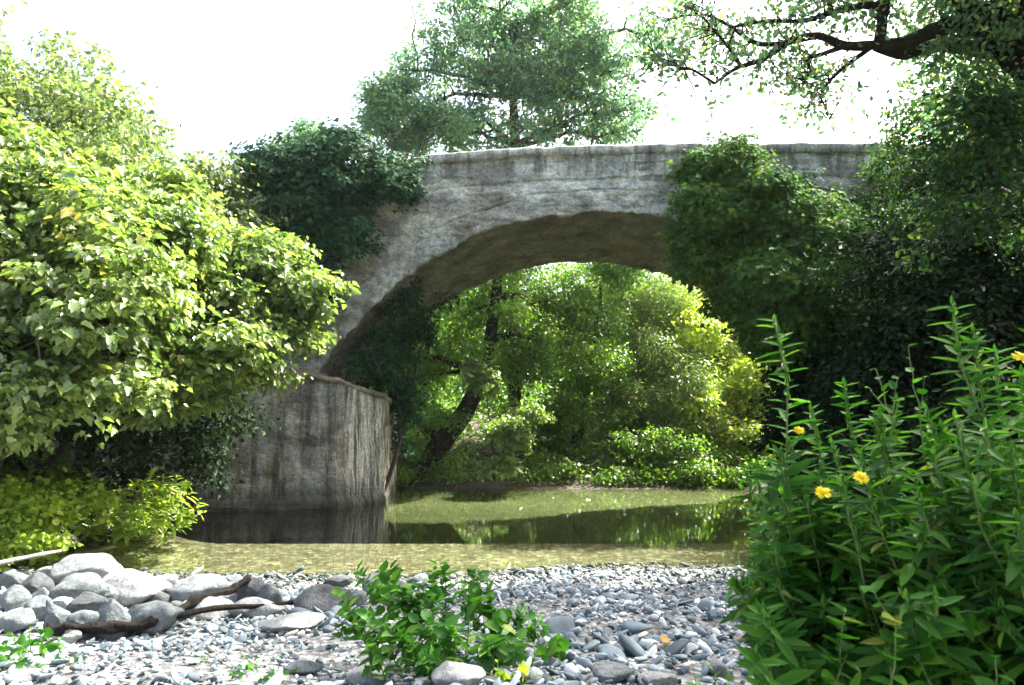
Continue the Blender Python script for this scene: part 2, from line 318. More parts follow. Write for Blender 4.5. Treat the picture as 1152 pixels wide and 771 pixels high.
# ------------------------------------------------------------------ terrain
def ss(a, b, x):
    t = np.clip((x - a) / (b - a), 0, 1); return t * t * (3 - 2 * t)
def nz2(x, y, s=1.0, seed=0.0):
    return (np.sin(x * 1.7 * s + 1.3 * np.sin(y * 1.1 * s + seed)) + np.sin(y * 2.3 * s + 1.7 * np.sin(x * .9 * s + seed * 2))) * .5
def ground(x, y):
    x = np.asarray(x, dtype=float); y = np.asarray(y, dtype=float)
    yn = 7.15 + .25 * nz2(x, x * 0, .8) + .06 * x + ss(-3.5, -7, x) * .9
    yf = 18.6 + .3 * nz2(x, x * 0, .7, 2.) - .03 * x
    xl = -5.6 + .35 * nz2(y * 0, y, .6) - ss(9.5, 12, y) * .9 - ss(15, 18, y) * .5
    xr = 6.0 + .4 * nz2(y, y * 0, .6)
    dn = y - yn; df = yf - y; dl = x - xl; dr = xr - x
    d = np.minimum(np.minimum(dn, df), np.minimum(dl, dr))
    bed = -.22 * ss(0, 1.5, d) - .9 * ss(10.6, 12.4, y) * (1 - ss(14.2, 16.5, y)) * ss(.3, 1.6, d)  # middle trough sunk along the bridge's shadow band to darken the water
    near = .34 * ss(0, 4.5, -dn) + .012 * np.maximum(-dn, 0)
    xl2 = np.where(y < yn, -6.2, xl); xr2 = np.where(y < yn, 3.4, xr)
    left = np.maximum(xl2 - x, 0); right = np.maximum(x - xr2, 0); far = np.maximum(-df, 0)
    hill = .55 * np.minimum(left, 7) + .45 * np.minimum(right, 8) + .35 * np.minimum(far, 16) + .04 * np.minimum(left + right + far, 80)
    z = np.where(d > 0, bed, np.maximum(near, 0) + hill)
    rough = .05 * nz2(x, y, 2.1, 1.) * ss(0, 1.5, -d)
    return z + rough * (1 + .2 * np.minimum(hill, 6))
def gz(x, y): return float(ground(x, y))
def ax_grid(lo, hi, dense_lo, dense_hi, step):
    a = list(np.arange(dense_lo, dense_hi, step)); x = dense_hi; s = step
    while x < hi: a.append(x); s *= 1.25; x += s
    a.append(hi); x = dense_lo; s = step; b = []
    while x > lo: s *= 1.25; x -= s; b.append(max(x, lo))
    return np.array(b[::-1] + a)
gx = ax_grid(-300, 300, -9, 10, .12); gy = ax_grid(-120, 500, -1, 24, .12)
XX, YY = np.meshgrid(gx, gy); ZZ = ground(XX, YY)
nx, ny = len(gx), len(gy); V = np.stack([XX.ravel(), YY.ravel(), ZZ.ravel()], 1)
i0 = (np.arange(ny - 1)[:, None] * nx + np.arange(nx - 1)[None, :]).ravel()
tag(link('ground', mesh_np('ground', V, np.stack([i0, i0 + 1, i0 + nx + 1, i0 + nx], 1).ravel(), np.full(len(i0), 4), True), M['ground']), kind='structure')
V = np.array([(-9, 4, 0), (10, 4, 0), (10, 22, 0), (-9, 22, 0)], dtype=float)
tag(link('water', mesh_np('water', V, [0, 1, 2, 3], [4]), M['water']), kind='structure')

# ------------------------------------------------------------------ the bridge
YF, YB, AX, AZ, AR = 14.0, 18.2, 1.85, -.65, 6.5
def nzv(p, s): return mnoise.noise(Vector(p) * s)
def fbm(p, s): return nzv(p, s) + .5 * nzv(p, s * 2.1) + .25 * nzv(p, s * 4.3)
topx = [(-14, 5.3), (P(330, 200, 14).x, P(330, 200, 14).z), (P(490, 175, 14).x, P(490, 175, 14).z), (P(600, 167, 14).x, P(600, 167, 14).z), (P(780, 163, 14).x, P(780, 163, 14).z), (P(1000, 163, 14).x, P(1000, 163, 14).z), (16, 6.9)]
def topz(x): return float(np.interp(x, [a for a, b in topx], [b for a, b in topx]))
def archz(x):
    d = abs(x - AX); return AZ + math.sqrt(max(AR * AR - d * d, 0)) if d < AR else -.6
bridge = thing('stone_bridge', 'old single arched stone footbridge with flat grey parapet crossing the stream', 'bridge', (AX, 16.1, 0))
xs = sorted(set([round(v, 4) for v in np.arange(-13.9, AX - AR, .06)] + [AX - AR * math.cos(t) for t in np.linspace(.0, math.pi, 420)] + [round(v, 4) for v in np.arange(AX + AR + .05, 16, .06)]))
def srad(th, y):
    p = (AX - AR * math.cos(th), y, AZ + AR * math.sin(th)); e = 1 - min(1, min(y - YF, YB - y) / .5)
    return AR + .05 * fbm(p, .9) + .03 * fbm(p, 3.3) + .03 * nzv(p, 8) + .03 * (mnoise.cell(Vector((th * 14, 1, y * 2.2 + .5 * (int(th * 14) % 2)))) - .5) + .015 + e * e * .03 * nzv(p, 5)
def wall(Y0, sgn):
    V = []; F_ = []; NR = 84
    for x in xs:
        zb = max(archz(x), -.6); zt = topz(x) - .16
        for j in range(NR + 1):
            t = j / NR; z = zb + (zt - zb) * t
            rr = math.hypot(x - AX, z - AZ); p = (x, Y0, z)
            d = .05 * fbm(p, .9) + .02 * fbm((x, 3, z * 1.6), 2.4)
            cx_ = x * 2.6 + .5 * nzv((x, 0, z), 1.3); cz_ = z * 5.5 + .5 * nzv((x, 7, z), 1.1); cx_ += .5 * (math.floor(cz_) % 2)
            cell = mnoise.cell(Vector((cx_, 3, cz_))); fx = min(cx_ % 1, 1 - cx_ % 1); fz = min(cz_ % 1, 1 - cz_ % 1)
            d += .025 * (cell - .5) - (.006 if fz < .12 or fx < .08 else 0) + .02 * nzv(p, 11)
            ringw = .46 + .06 * nzv((x, 0, 0), 1.2)
            if rr < AR + ringw: d += .045
            if .0 < rr - AR - ringw < .05 or abs(z - (zt - .55) - .1 * nzv((x, 5, 0), .5)) < .035: d -= .03
            edge = 0 if j else 1
            ox = oz = 0
            if abs(x - AX) <= AR:
                th = math.acos(max(-1, min(1, (AX - x) / AR))); dr = (srad(th, Y0) - AR) * (1 - t) ** 6; ox = -dr * math.cos(th); oz = dr * math.sin(th)
            if j == 0: d = -.03
            V.append((x + ox, Y0 - sgn * d, z + oz))
    n = NR + 1
    for i in range(len(xs) - 1):
        for j in range(NR):
            q = (i * n + j, (i + 1) * n + j, (i + 1) * n + j + 1, i * n + j + 1); F_.append(q if sgn > 0 else q[::-1])
    me = bpy.data.meshes.new('spandrel_wall'); me.from_pydata(V, [], F_); me.polygons.foreach_set('use_smooth', [True] * len(F_)); me.update()
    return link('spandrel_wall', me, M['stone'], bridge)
wall(YF, 1); wall(YB, -1)
V = []; F_ = []; NT, NY = 260, 44
for i in range(NT + 1):
    th = math.pi * i / NT
    for j in range(NY + 1):
        y = YF + (YB - YF) * j / NY; p = (AX - AR * math.cos(th), y, AZ + AR * math.sin(th))
        r = srad(th, y)
        if j in (0, NY): y += (-.004 if j == 0 else .004)
        V.append((AX - r * math.cos(th), y, AZ + r * math.sin(th)))
for i in range(NT):
    for j in range(NY):
        a = i * (NY + 1) + j; F_.append((a, a + 1, a + NY + 2, a + NY + 1))
me = bpy.data.meshes.new('arch_soffit'); me.from_pydata(V, [], F_); me.polygons.foreach_set('use_smooth', [True] * len(F_)); me.update()
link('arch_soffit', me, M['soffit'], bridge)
# coping stones along both parapets, walk between
def coping(y0, y1, name='parapet_coping'):
    V = []; F_ = []; prof = [(y0, -.17), (y0, 0), (y0 + .04, .03), ((y0 + y1) / 2, .05), (y1 - .04, .03), (y1, 0), (y1, -.17)]
    X = np.arange(-13.9, 15.9, .09)
    for x in X:
        jit = .022 * nzv((round(x / .7) * 3.1, 1, y0), 1.7)
        for (y, z) in prof:
            V.append((x, y + .03 * fbm((x, y, z), 1.9), topz(x) + z + (jit + .03 * nzv((x, y, 0), 3.1) if z > -.1 else 0)))
    n = len(prof)
    for i in range(len(X) - 1):
        for j in range(n): F_.append((i * n + j, i * n + (j + 1) % n, (i + 1) * n + (j + 1) % n, (i + 1) * n + j)[::-1])
    me = bpy.data.meshes.new(name); me.from_pydata(V, [], F_); me.polygons.foreach_set('use_smooth', [True] * len(F_)); me.update(); return link(name, me, M['stone'], bridge)
coping(YF - .045, YF + .36); coping(YB - .36, YB + .045)
mb = MB()
for y in (YF + .33, YB - .33):
    for a, b_ in zip(topx[:-1], topx[1:]):
        k = len(mb.v); mb.v += [(a[0], y, a[1] - .05), (b_[0], y, b_[1] - .05), (b_[0], y, b_[1] - .9), (a[0], y, a[1] - .9)]; mb.f.append((k, k + 1, k + 2, k + 3))
for a, b_ in zip(topx[:-1], topx[1:]):
    k = len(mb.v); mb.v += [(a[0], YF + .33, a[1] - .9), (b_[0], YF + .33, b_[1] - .9), (b_[0], YB - .33, b_[1] - .9), (a[0], YB - .33, a[1] - .9)]; mb.f.append((k, k + 1, k + 2, k + 3))
mb.build('deck', M['stone'], bridge, False)

# pier / retaining wall with sloping cap
pier = thing('retaining_wall', 'streaked grey plastered retaining wall with sloping cap at the left foot of the arch', 'wall', (-4, 13.5, 0))
foot = [(-9.6, 11.3), (-6.2, 12.75), (-3.35, 13.5), (-2.75, 15.1), (-2.9, 18.3)]; tops = [3.1, 2.75, 2.35, 2.12, 2.0]
V = []; F_ = []; cols = []
for k in range(len(foot) - 1):
    L = math.dist(foot[k], foot[k + 1]); m_ = max(2, int(L / .07))
    for i in range(m_ + (k == len(foot) - 2)): t = i / m_; cols.append((foot[k][0] + (foot[k + 1][0] - foot[k][0]) * t, foot[k][1] + (foot[k + 1][1] - foot[k][1]) * t, tops[k] + (tops[k + 1] - tops[k]) * t, k))
NR = 44
for (x, y, zt, k) in cols:
    a = foot[k]; b_ = foot[k + 1]; L = math.dist(a, b_); nx_, ny_ = (b_[1] - a[1]) / L, -(b_[0] - a[0]) / L
    for j in range(NR + 1):
        t = j / NR; z = -.5 + (zt + .5) * t; kk = 0 if k == 3 else 1; d = kk * .02 + .05 * fbm((x, y, z), 1.1) + .03 * fbm((x, y, z), 3.7) + kk * (.05 * (1 - t) + .07 * max(0, min(1, (.2 - z) / .12)))
        V.append((x + nx_ * d, y + ny_ * d, z))
for i in range(len(cols) - 1):
    for j in range(NR): a = i * (NR + 1) + j; F_.append((a, a + NR + 1, a + NR + 2, a + 1))
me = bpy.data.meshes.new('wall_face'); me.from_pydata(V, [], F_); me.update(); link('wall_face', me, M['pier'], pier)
V = []; F_ = []
for (x, y, zt, k) in cols:
    a = foot[k]; b_ = foot[k + 1]; L = math.dist(a, b_); nx_, ny_ = (b_[1] - a[1]) / L, -(b_[0] - a[0]) / L
    w_ = .035 * fbm((x, y, 1), 2.5)
    w_ += .03 * nzv((x, y, 0), 7)
    for (d, z) in ((.03, -.03), (.07 + w_, .0), (.05 + w_, .07 + w_), (-.15, .12 + w_ * 1.5), (-1.6, .3)): V.append((x + nx_ * d, y + ny_ * d, zt + z))
for i in range(len(cols) - 1):
    for j in range(4): a = i * 5 + j; F_.append((a, a + 5, a + 6, a + 1))
me = bpy.data.meshes.new('wall_cap'); me.from_pydata(V, [], F_); me.polygons.foreach_set('use_smooth', [True] * len(F_)); me.update(); link('wall_cap', me, M['cope'], pier)

# ------------------------------------------------------------------ vegetation builders
def E(px, py, Y, rx, ry, rz):           # a lobe of foliage at its own distance; radii in metres
    return (P(px, py, Y), (rx, ry, rz))
def sprays(lobes, n, f, rng):           # break each lobe into smaller sprays with gaps between them
    out = []
    for c, r in lobes:
        m = max(3, int(n * rng.uniform(.8, 1.2)))
        for q in range(m):
            d = rng.normal(size=3); d /= np.linalg.norm(d); k = rng.uniform(.35, 1.1); g = f * rng.uniform(.6, 1.4)
            out.append((Vector([c[i] + d[i] * r[i] * k for i in range(3)]), (r[0] * g, r[1] * g, r[2] * g * .92)))
    return out
def plant_mass(name, label, cat, lobes, nclump, per, rcl, size, kind, mt, seed, base=None, trunk=None, bark='bark', group=None,
               trunk_r=.15, up=.5, shell=.5, droop=.3, twigs=40, twig_r=.012, flat=.6, crown='crown', limbs=True, twigmat=None, spray=11, sf=.42, face=None):
    rng = np.random.default_rng(seed)
    if base is None:
        c = lobes[0][0]; base = Vector((c.x, c.y, gz(c.x, c.y)))
    base = Vector(base); t = thing(name, label, cat, base, group)
    fine = sprays(lobes, spray, sf, rng) if spray else lobes
    pos, nrm, ax, sz, tint, cc = clump_leaves(fine, nclump, per, rcl, size, kind, rng, up, shell, droop, flat)
    if face is not None: nrm = nrm * .5 + np.array(face)
    keep = pos[:, 2] > ground(pos[:, 0], pos[:, 1]) + .02
    link(crown, leaf_mesh(crown, pos[keep], nrm[keep], ax[keep], sz[keep], kind, rng, tint[keep]), M[mt], t)
    mb = MB()
    if trunk is None:
        top = max(lobes, key=lambda l: l[0].z)[0]; trunk = curve(base, base.lerp(top, .75), 6, 0, .03, seed)
    tr = [Vector(p) for p in trunk]; n = len(tr)
    mb.tube(tr, [trunk_r * (1 - .65 * i / (n - 1)) for i in range(n)], 9, seed, .15)
    mb.build('trunk' if cat == 'tree' else 'stem', M[bark], t)
    if limbs:
        cn = np.array([tuple(l[0]) for l in lobes]); own = {}
        for k in rng.choice(len(cc), min(twigs, len(cc)), replace=False):
            own.setdefault(int(np.argmin(np.linalg.norm(cn - cc[k], axis=1))), []).append(int(k))
        for i, (c, r) in enumerate(lobes):       # one limb with its twigs per lobe
            lb = MB(); a = min(tr[1:] if n > 2 else tr, key=lambda p: (p - c).length + max(0, p.z - c.z) * 1.5)
            ln = curve(a, c, 6, (c - a).length * .06, .05, seed + i)
            lb.tube(ln, lerps(trunk_r * .42, twig_r * 1.6, 7), 6, i, .1)
            for k in own.get(i, []):
                q = Vector(cc[k]); st_ = min(ln[2:], key=lambda p: (p - q).length)
                lb.tube(curve(st_, q, 4, .05, .07, k), lerps(twig_r * 1.3, twig_r * .35, 5), 4)
            lb.build('limb', M[twigmat or bark], t)
    return t

# --- left bank: fig trees
plant_mass('fig_tree', 'large sunlit fig tree with lobed leaves spreading over the left edge of the picture', 'tree',
    [E(30, 310, 7.6, 1.4, 1.2, 1.1), E(-60, 240, 8, 1.5, 1.4, 1.3), E(90, 240, 8.3, 1.0, 1.0, .7), E(10, 400, 7.4, 1.1, 1.0, .8), E(110, 370, 8.0, 1.0, 1.0, .7), E(-60, 440, 7.6, .8, .9, .5), E(40, 465, 7.0, .6, .5, .35), E(120, 440, 7.6, .5, .5, .3),],
    3000, 18, .19, .082, 'fig', 'fig', 11, base=(-6.4, 8.6, gz(-6.4, 8.6)), trunk_r=.16, up=1.0, flat=.4, shell=.35, twigs=300, twig_r=.014, twigmat='twig')
plant_mass('fig_tree', 'fig tree with branch tips reaching right in front of the arch foot', 'tree',
    [E(200, 300, 9.4, 1.3, 1.1, 1.1), E(270, 330, 9.8, .85, .8, .75), E(328, 345, 10.0, .45, .45, .4), E(352, 318, 10.0, .28, .3, .16), E(345, 385, 10.0, .25, .3, .16), E(160, 400, 9.0, 1.1, .9, .8), E(250, 410, 9.4, .8, .7, .55), E(235, 285, 10.2, .7, .8, .45), E(170,230,10.2,.9,1.,.5)],
    2700, 17, .19, .084, 'fig', 'fig', 12, base=(-6.4, 10.6, gz(-6.4, 10.6)), trunk_r=.14, up=1.0, flat=.4, shell=.35, twigs=320, twig_r=.012, twigmat='twig')
plant_mass('bank_tree', 'tall pale green tree rising behind the fig trees at upper left', 'tree',
    [E(-20, 90, 12.5, 1.7, 1.5, 1.2), E(70, 150, 12.5, 1.8, 1.5, 1.2), E(150, 200, 12.5, 1.6, 1.4, 1.0), E(225, 232, 12.8, 1.1, 1.1, .8), E(265, 275, 12.8, .8, .8, .7), E(0, 250, 12, 2.5, 1.5, 1.8), E(130, 310, 12, 2.3, 1.3, 1.5), E(-60,50,12.5,1.,1.,.9)],
    3600, 22, .24, .095, 'ovate', 'fig_far', 13, base=(-8.2, 12.8, gz(-8.2, 12.8)), trunk_r=.2, twigs=90)
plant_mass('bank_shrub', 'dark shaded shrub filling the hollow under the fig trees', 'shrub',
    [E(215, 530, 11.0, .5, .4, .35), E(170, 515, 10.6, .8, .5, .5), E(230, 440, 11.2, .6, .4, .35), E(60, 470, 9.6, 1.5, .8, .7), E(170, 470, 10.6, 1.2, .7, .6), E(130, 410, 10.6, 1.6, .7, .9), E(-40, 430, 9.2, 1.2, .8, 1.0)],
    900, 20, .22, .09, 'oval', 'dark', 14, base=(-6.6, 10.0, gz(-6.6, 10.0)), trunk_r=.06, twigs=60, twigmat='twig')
plant_mass('bank_shrub', 'low lime green shrub lit by sun at the left waterside', 'shrub',
    [E(20, 570, 7.9, .5, .45, .26), E(55, 560, 8.2, .33, .4, .22), E(-30, 600, 7.6, .45, .45, .3), E(30, 605, 7.6, .38, .35, .18), E(95, 572, 8.6, .3, .3, .14), E(0,625,7.4,.3,.3,.12)],
    420, 20, .10, .055, 'round', 'lime', 15, base=(-5.4, 8.0, gz(-5.4, 8.0)), trunk_r=.03, twigs=40, twig_r=.005, bark='twig')
# --- ivy on the bridge
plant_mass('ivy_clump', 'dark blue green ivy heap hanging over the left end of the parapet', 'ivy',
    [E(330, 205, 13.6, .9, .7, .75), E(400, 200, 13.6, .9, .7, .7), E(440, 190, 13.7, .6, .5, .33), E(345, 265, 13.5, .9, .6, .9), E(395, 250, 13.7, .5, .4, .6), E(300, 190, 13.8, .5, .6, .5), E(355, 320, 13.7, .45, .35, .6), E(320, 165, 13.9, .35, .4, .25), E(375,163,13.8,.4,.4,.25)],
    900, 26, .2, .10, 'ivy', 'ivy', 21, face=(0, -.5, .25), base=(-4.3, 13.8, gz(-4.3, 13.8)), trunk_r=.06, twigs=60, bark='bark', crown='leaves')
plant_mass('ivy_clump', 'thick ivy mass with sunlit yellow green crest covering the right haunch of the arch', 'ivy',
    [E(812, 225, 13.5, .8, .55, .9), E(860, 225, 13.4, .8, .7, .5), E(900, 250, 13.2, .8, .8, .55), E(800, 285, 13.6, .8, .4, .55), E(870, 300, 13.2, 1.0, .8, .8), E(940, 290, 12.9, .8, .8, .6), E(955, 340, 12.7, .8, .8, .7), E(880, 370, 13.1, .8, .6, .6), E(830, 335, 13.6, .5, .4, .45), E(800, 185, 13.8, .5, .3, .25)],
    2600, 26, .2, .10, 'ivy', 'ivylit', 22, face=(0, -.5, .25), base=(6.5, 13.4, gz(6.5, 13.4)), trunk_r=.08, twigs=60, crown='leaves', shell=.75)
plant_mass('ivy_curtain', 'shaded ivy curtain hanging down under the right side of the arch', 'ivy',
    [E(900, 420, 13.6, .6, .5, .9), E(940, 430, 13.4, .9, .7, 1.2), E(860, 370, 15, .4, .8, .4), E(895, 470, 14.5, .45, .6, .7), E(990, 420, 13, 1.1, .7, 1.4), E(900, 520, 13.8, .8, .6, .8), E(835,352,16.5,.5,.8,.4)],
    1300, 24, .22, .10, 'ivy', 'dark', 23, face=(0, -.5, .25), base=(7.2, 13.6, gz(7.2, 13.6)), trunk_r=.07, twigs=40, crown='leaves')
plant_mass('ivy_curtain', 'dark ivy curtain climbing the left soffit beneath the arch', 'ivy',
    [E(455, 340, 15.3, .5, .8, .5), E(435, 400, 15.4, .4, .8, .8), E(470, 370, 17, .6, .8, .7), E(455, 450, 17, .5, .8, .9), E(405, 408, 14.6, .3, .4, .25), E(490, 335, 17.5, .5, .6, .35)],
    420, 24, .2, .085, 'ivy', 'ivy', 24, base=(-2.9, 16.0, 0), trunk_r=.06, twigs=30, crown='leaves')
plant_mass('climbing_plant', 'wispy green climber trailing over the far right of the parapet wall', 'climber',
    [E(945, 235, 13.7, .6, .2, .35), E(985, 215, 13.5, .4, .3, .6), E(1010, 175, 13.3, .5, .5, .5), E(900, 200, 13.8, .35, .12, .12), E(1000, 260, 13.3, .6, .3, .5)],
    190, 18, .2, .08, 'ivy', 'ivylit', 25, face=(0, -.5, .25), base=(7.6, 13.7, gz(7.6, 13.7)), trunk_r=.03, twigs=30, crown='leaves')
# --- right bank
plant_mass('bank_tree', 'dark leafy tree rising above the right end of the bridge', 'tree',
    [E(1060, 150, 11.5, .9, 1, .7), E(1110, 170, 11.2, 1.2, 1.2, .9), E(1050, 230, 11.6, .9, .9, .8), E(1130, 260, 11, 1.3, 1.2, 1.2), E(1090, 110, 11.2, .8, .9, .5), E(1160, 120, 11, 1.2, 1.2, 1.), E(1200,200,10.5,1.5,1.5,1.5), E(1110,130,8.3,.7,.6,.5), E(1130,200,8.2,.8,.6,.8), E(1090,250,8.6,.6,.6,.6)],
    1400, 24, .25, .085, 'oval', 'oak', 31, base=(8.0, 11.8, gz(8.0, 11.8)), trunk_r=.22, bark='barkdark', twigs=80, shell=.3)
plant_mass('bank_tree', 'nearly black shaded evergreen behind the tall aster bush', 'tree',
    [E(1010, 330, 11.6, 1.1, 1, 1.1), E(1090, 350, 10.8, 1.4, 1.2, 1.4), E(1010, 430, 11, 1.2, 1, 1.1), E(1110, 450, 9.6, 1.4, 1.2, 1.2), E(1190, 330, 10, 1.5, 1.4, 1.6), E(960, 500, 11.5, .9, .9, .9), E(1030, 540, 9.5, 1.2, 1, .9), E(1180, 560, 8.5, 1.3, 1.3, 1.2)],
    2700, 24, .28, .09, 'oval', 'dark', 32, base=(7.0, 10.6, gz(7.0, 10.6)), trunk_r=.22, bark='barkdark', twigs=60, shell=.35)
# --- behind the bridge
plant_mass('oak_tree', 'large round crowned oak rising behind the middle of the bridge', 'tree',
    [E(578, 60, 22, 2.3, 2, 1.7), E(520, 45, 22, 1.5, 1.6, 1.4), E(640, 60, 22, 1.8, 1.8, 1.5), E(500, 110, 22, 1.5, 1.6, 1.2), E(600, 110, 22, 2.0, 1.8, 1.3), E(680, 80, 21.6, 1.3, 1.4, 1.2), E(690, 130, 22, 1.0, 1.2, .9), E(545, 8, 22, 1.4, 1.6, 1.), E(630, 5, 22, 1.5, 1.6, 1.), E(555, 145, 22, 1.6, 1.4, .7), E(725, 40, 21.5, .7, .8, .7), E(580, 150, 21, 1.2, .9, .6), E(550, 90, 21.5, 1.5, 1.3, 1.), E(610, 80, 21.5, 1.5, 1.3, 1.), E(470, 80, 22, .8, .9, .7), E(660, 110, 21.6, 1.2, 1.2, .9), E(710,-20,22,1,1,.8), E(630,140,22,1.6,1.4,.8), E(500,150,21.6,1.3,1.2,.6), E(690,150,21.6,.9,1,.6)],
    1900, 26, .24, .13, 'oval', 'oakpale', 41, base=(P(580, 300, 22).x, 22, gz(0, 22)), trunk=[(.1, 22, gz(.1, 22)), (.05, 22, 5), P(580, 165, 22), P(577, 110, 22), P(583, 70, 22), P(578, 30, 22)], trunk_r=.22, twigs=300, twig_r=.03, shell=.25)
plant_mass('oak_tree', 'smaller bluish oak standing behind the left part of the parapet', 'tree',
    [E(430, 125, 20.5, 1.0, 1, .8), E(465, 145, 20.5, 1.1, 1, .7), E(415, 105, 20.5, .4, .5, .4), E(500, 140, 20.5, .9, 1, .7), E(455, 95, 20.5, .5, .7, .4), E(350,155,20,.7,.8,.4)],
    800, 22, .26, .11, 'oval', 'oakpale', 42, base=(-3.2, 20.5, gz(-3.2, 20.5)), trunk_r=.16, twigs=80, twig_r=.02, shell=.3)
# --- through the arch
tr = smoothline([P(470, 540, 19.6), P(495, 500, 19.6), P(525, 460, 19.8), P(545, 410, 20), P(556, 350, 20), P(562, 290, 20)])
plant_mass('alder_tree', 'leaning alder with a thick black trunk seen through the left of the arch', 'tree',
    [E(530, 350, 20.6, 1.6, 1.3, 1.1), E(500, 420, 20.8, 1.5, 1.2, 1.2), E(600, 340, 20.8, 1.3, 1.2, 1.0), E(580, 420, 21, 1.2, 1.2, 1.0), E(470, 480, 21, 1.1, 1, 1.0), E(560,300,20.6,1.5,1.2,.8), E(590, 380, 20.4, .8, .8, .9), E(450, 400, 20.5, 1., 1., 1.), E(500, 470, 19.3, .45, .4, .4), E(535, 405, 19.3, .5, .4, .35), E(500, 520, 19.4, .5, .4, .3), E(455, 505, 19.6, .5, .5, .6)],
    1900, 24, .3, .10, 'oval', 'alder', 51, base=P(468, 545, 19.5), trunk=tr, trunk_r=.33, bark='barkdark', twigs=90, twig_r=.02)
plant_mass('alder_tree', 'dense mid green alder in the centre of the arch opening', 'tree',
    [E(640, 350, 21.5, 1.4, 1.2, 1.2), E(650, 430, 21, 1.4, 1.1, 1.2), E(620, 480, 20.8, 1.2, 1, .8), E(690, 470, 21, 1.2, 1, .9), E(680,310,22,1.5,1.2,1.)],
    2000, 24, .28, .095, 'oval', 'alder', 52, base=(1.9, 21.3, gz(1.9, 21.3)), trunk_r=.16, bark='barkdark', twigs=60)
plant_mass('willow_tree', 'pale silvery green willow beyond the right half of the arch', 'tree',
    [E(720, 380, 22, 1.4, 1.2, 1.7), E(760, 430, 21.6, 1.4, 1.2, 1.4), E(730, 470, 21, 1.2, 1, .9), E(700, 330, 23, 1.3, 1.2, 1.3), E(780,490,20.6,1.1,.9,.6)],
    2300, 26, .28, .12, 'lance', 'willow', 53, base=(4.4, 21.8, gz(4.4, 21.8)), trunk_r=.16, twigs=90, twigmat='twig', flat=1.)
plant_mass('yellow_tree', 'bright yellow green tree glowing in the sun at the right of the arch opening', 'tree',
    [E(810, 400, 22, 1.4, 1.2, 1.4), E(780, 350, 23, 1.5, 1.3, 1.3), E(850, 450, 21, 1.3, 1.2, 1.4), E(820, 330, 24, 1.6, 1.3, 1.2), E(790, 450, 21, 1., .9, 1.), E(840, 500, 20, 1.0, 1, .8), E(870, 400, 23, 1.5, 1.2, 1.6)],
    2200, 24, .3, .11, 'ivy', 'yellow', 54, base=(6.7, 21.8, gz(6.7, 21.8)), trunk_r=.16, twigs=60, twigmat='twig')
plant_mass('waterside_shrub', 'pale leaved shrub dipping to the water in front of the leaning alder trunk', 'shrub',
    [E(575, 490, 18.2, .45, .4, .5), E(560, 530, 18.1, .45, .4, .3), E(595, 460, 18.4, .4, .4, .35), E(545, 425, 18.9, .5, .4, .5)],
    120, 20, .18, .13, 'ivy', 'willow', 55, base=P(560, 548, 19.2), trunk_r=.04, twigs=40, twigmat='twig')
plant_mass('waterside_shrub', 'low green shrub fringing the far waterline under the willow', 'shrub',
    [E(620, 538, 19.0, .9, .4, .28), E(700, 540, 18.9, .9, .4, .25), E(780, 536, 18.8, .9, .4, .3), E(850, 536, 18.6, .7, .4, .35), E(740, 500, 19.4, 1.2, .5, .4), E(650, 520, 20, 1.0, .5, .45), E(720, 520, 19.8, 1.1, .5, .4), E(790, 522, 19.6, 1.0, .5, .4), E(610, 525, 20, .7, .5, .35)],
    1500, 20, .2, .09, 'oval', 'alder', 56, base=(3.0, 19.7, gz(3.0, 19.7)), trunk_r=.05, twigs=60, twigmat='twig')
plant_mass('waterside_shrub', 'tangled dark bramble beside the foot of the leaning alder', 'shrub',
    [E(455, 520, 18.9, .6, .5, .5), E(500, 530, 19.2, .6, .4, .3), E(445, 470, 19.2, .5, .5, .7)],
    420, 20, .2, .08, 'oval', 'alder', 57, base=P(450, 550, 19.0), trunk_r=.04, twigs=60, twigmat='twig')
wl = [E(px, py, Y, 2.4, 2, 1.9) for (px, py, Y) in ((430, 400, 29), (520, 330, 30), (600, 380, 28), (680, 360, 31), (760, 370, 29), (850, 360, 29), (940, 400, 27), (560, 460, 26), (700, 450, 26), (820, 460, 26), (350, 330, 30), (1000,420,28))]
rng = np.random.default_rng(61)
pos, nrm, ax, sz, tint, cc = clump_leaves(wl, 4200, 22, .5, .19, 'oval', rng)
tag(link('far_wood', leaf_mesh('far_wood', pos, nrm, ax, sz, 'oval', rng, tint), M['alder']), 'distant green woodland filling the gaps between trees beyond the arch', 'woodland', kind='stuff')

# undergrowth on the banks
rng = np.random.default_rng(62); n = 150000
ux = np.concatenate([rng.uniform(-16, 16, n // 2), rng.uniform(-13, -5, n // 4), rng.uniform(3.2, 12, n // 4)]); uy = np.concatenate([rng.uniform(18, 34, n // 2), rng.uniform(8, 19, n // 4), rng.uniform(5, 19, n // 4)])
uz = ground(ux, uy); k = (uz > .03) & ~((uy > 13.4) & (uy < 18.4) & (np.abs(ux) > 4)); ux, uy, uz = ux[k], uy[k], uz[k]; n = len(ux)
pos = np.stack([ux, uy, uz + np.abs(rng.normal(0, .16, n)) * (1.2 + nz2(ux, uy, 1.5))], 1)
tag(link('undergrowth', leaf_mesh('undergrowth', pos, rng.normal(size=(n, 3)) * .6 + [0, -.2, .8], rng.normal(size=(n, 3)), .12 * rng.uniform(.5, 1.3, n), 'ovate', rng), M['alder']), 'low green undergrowth covering the banks', 'undergrowth', kind='stuff')

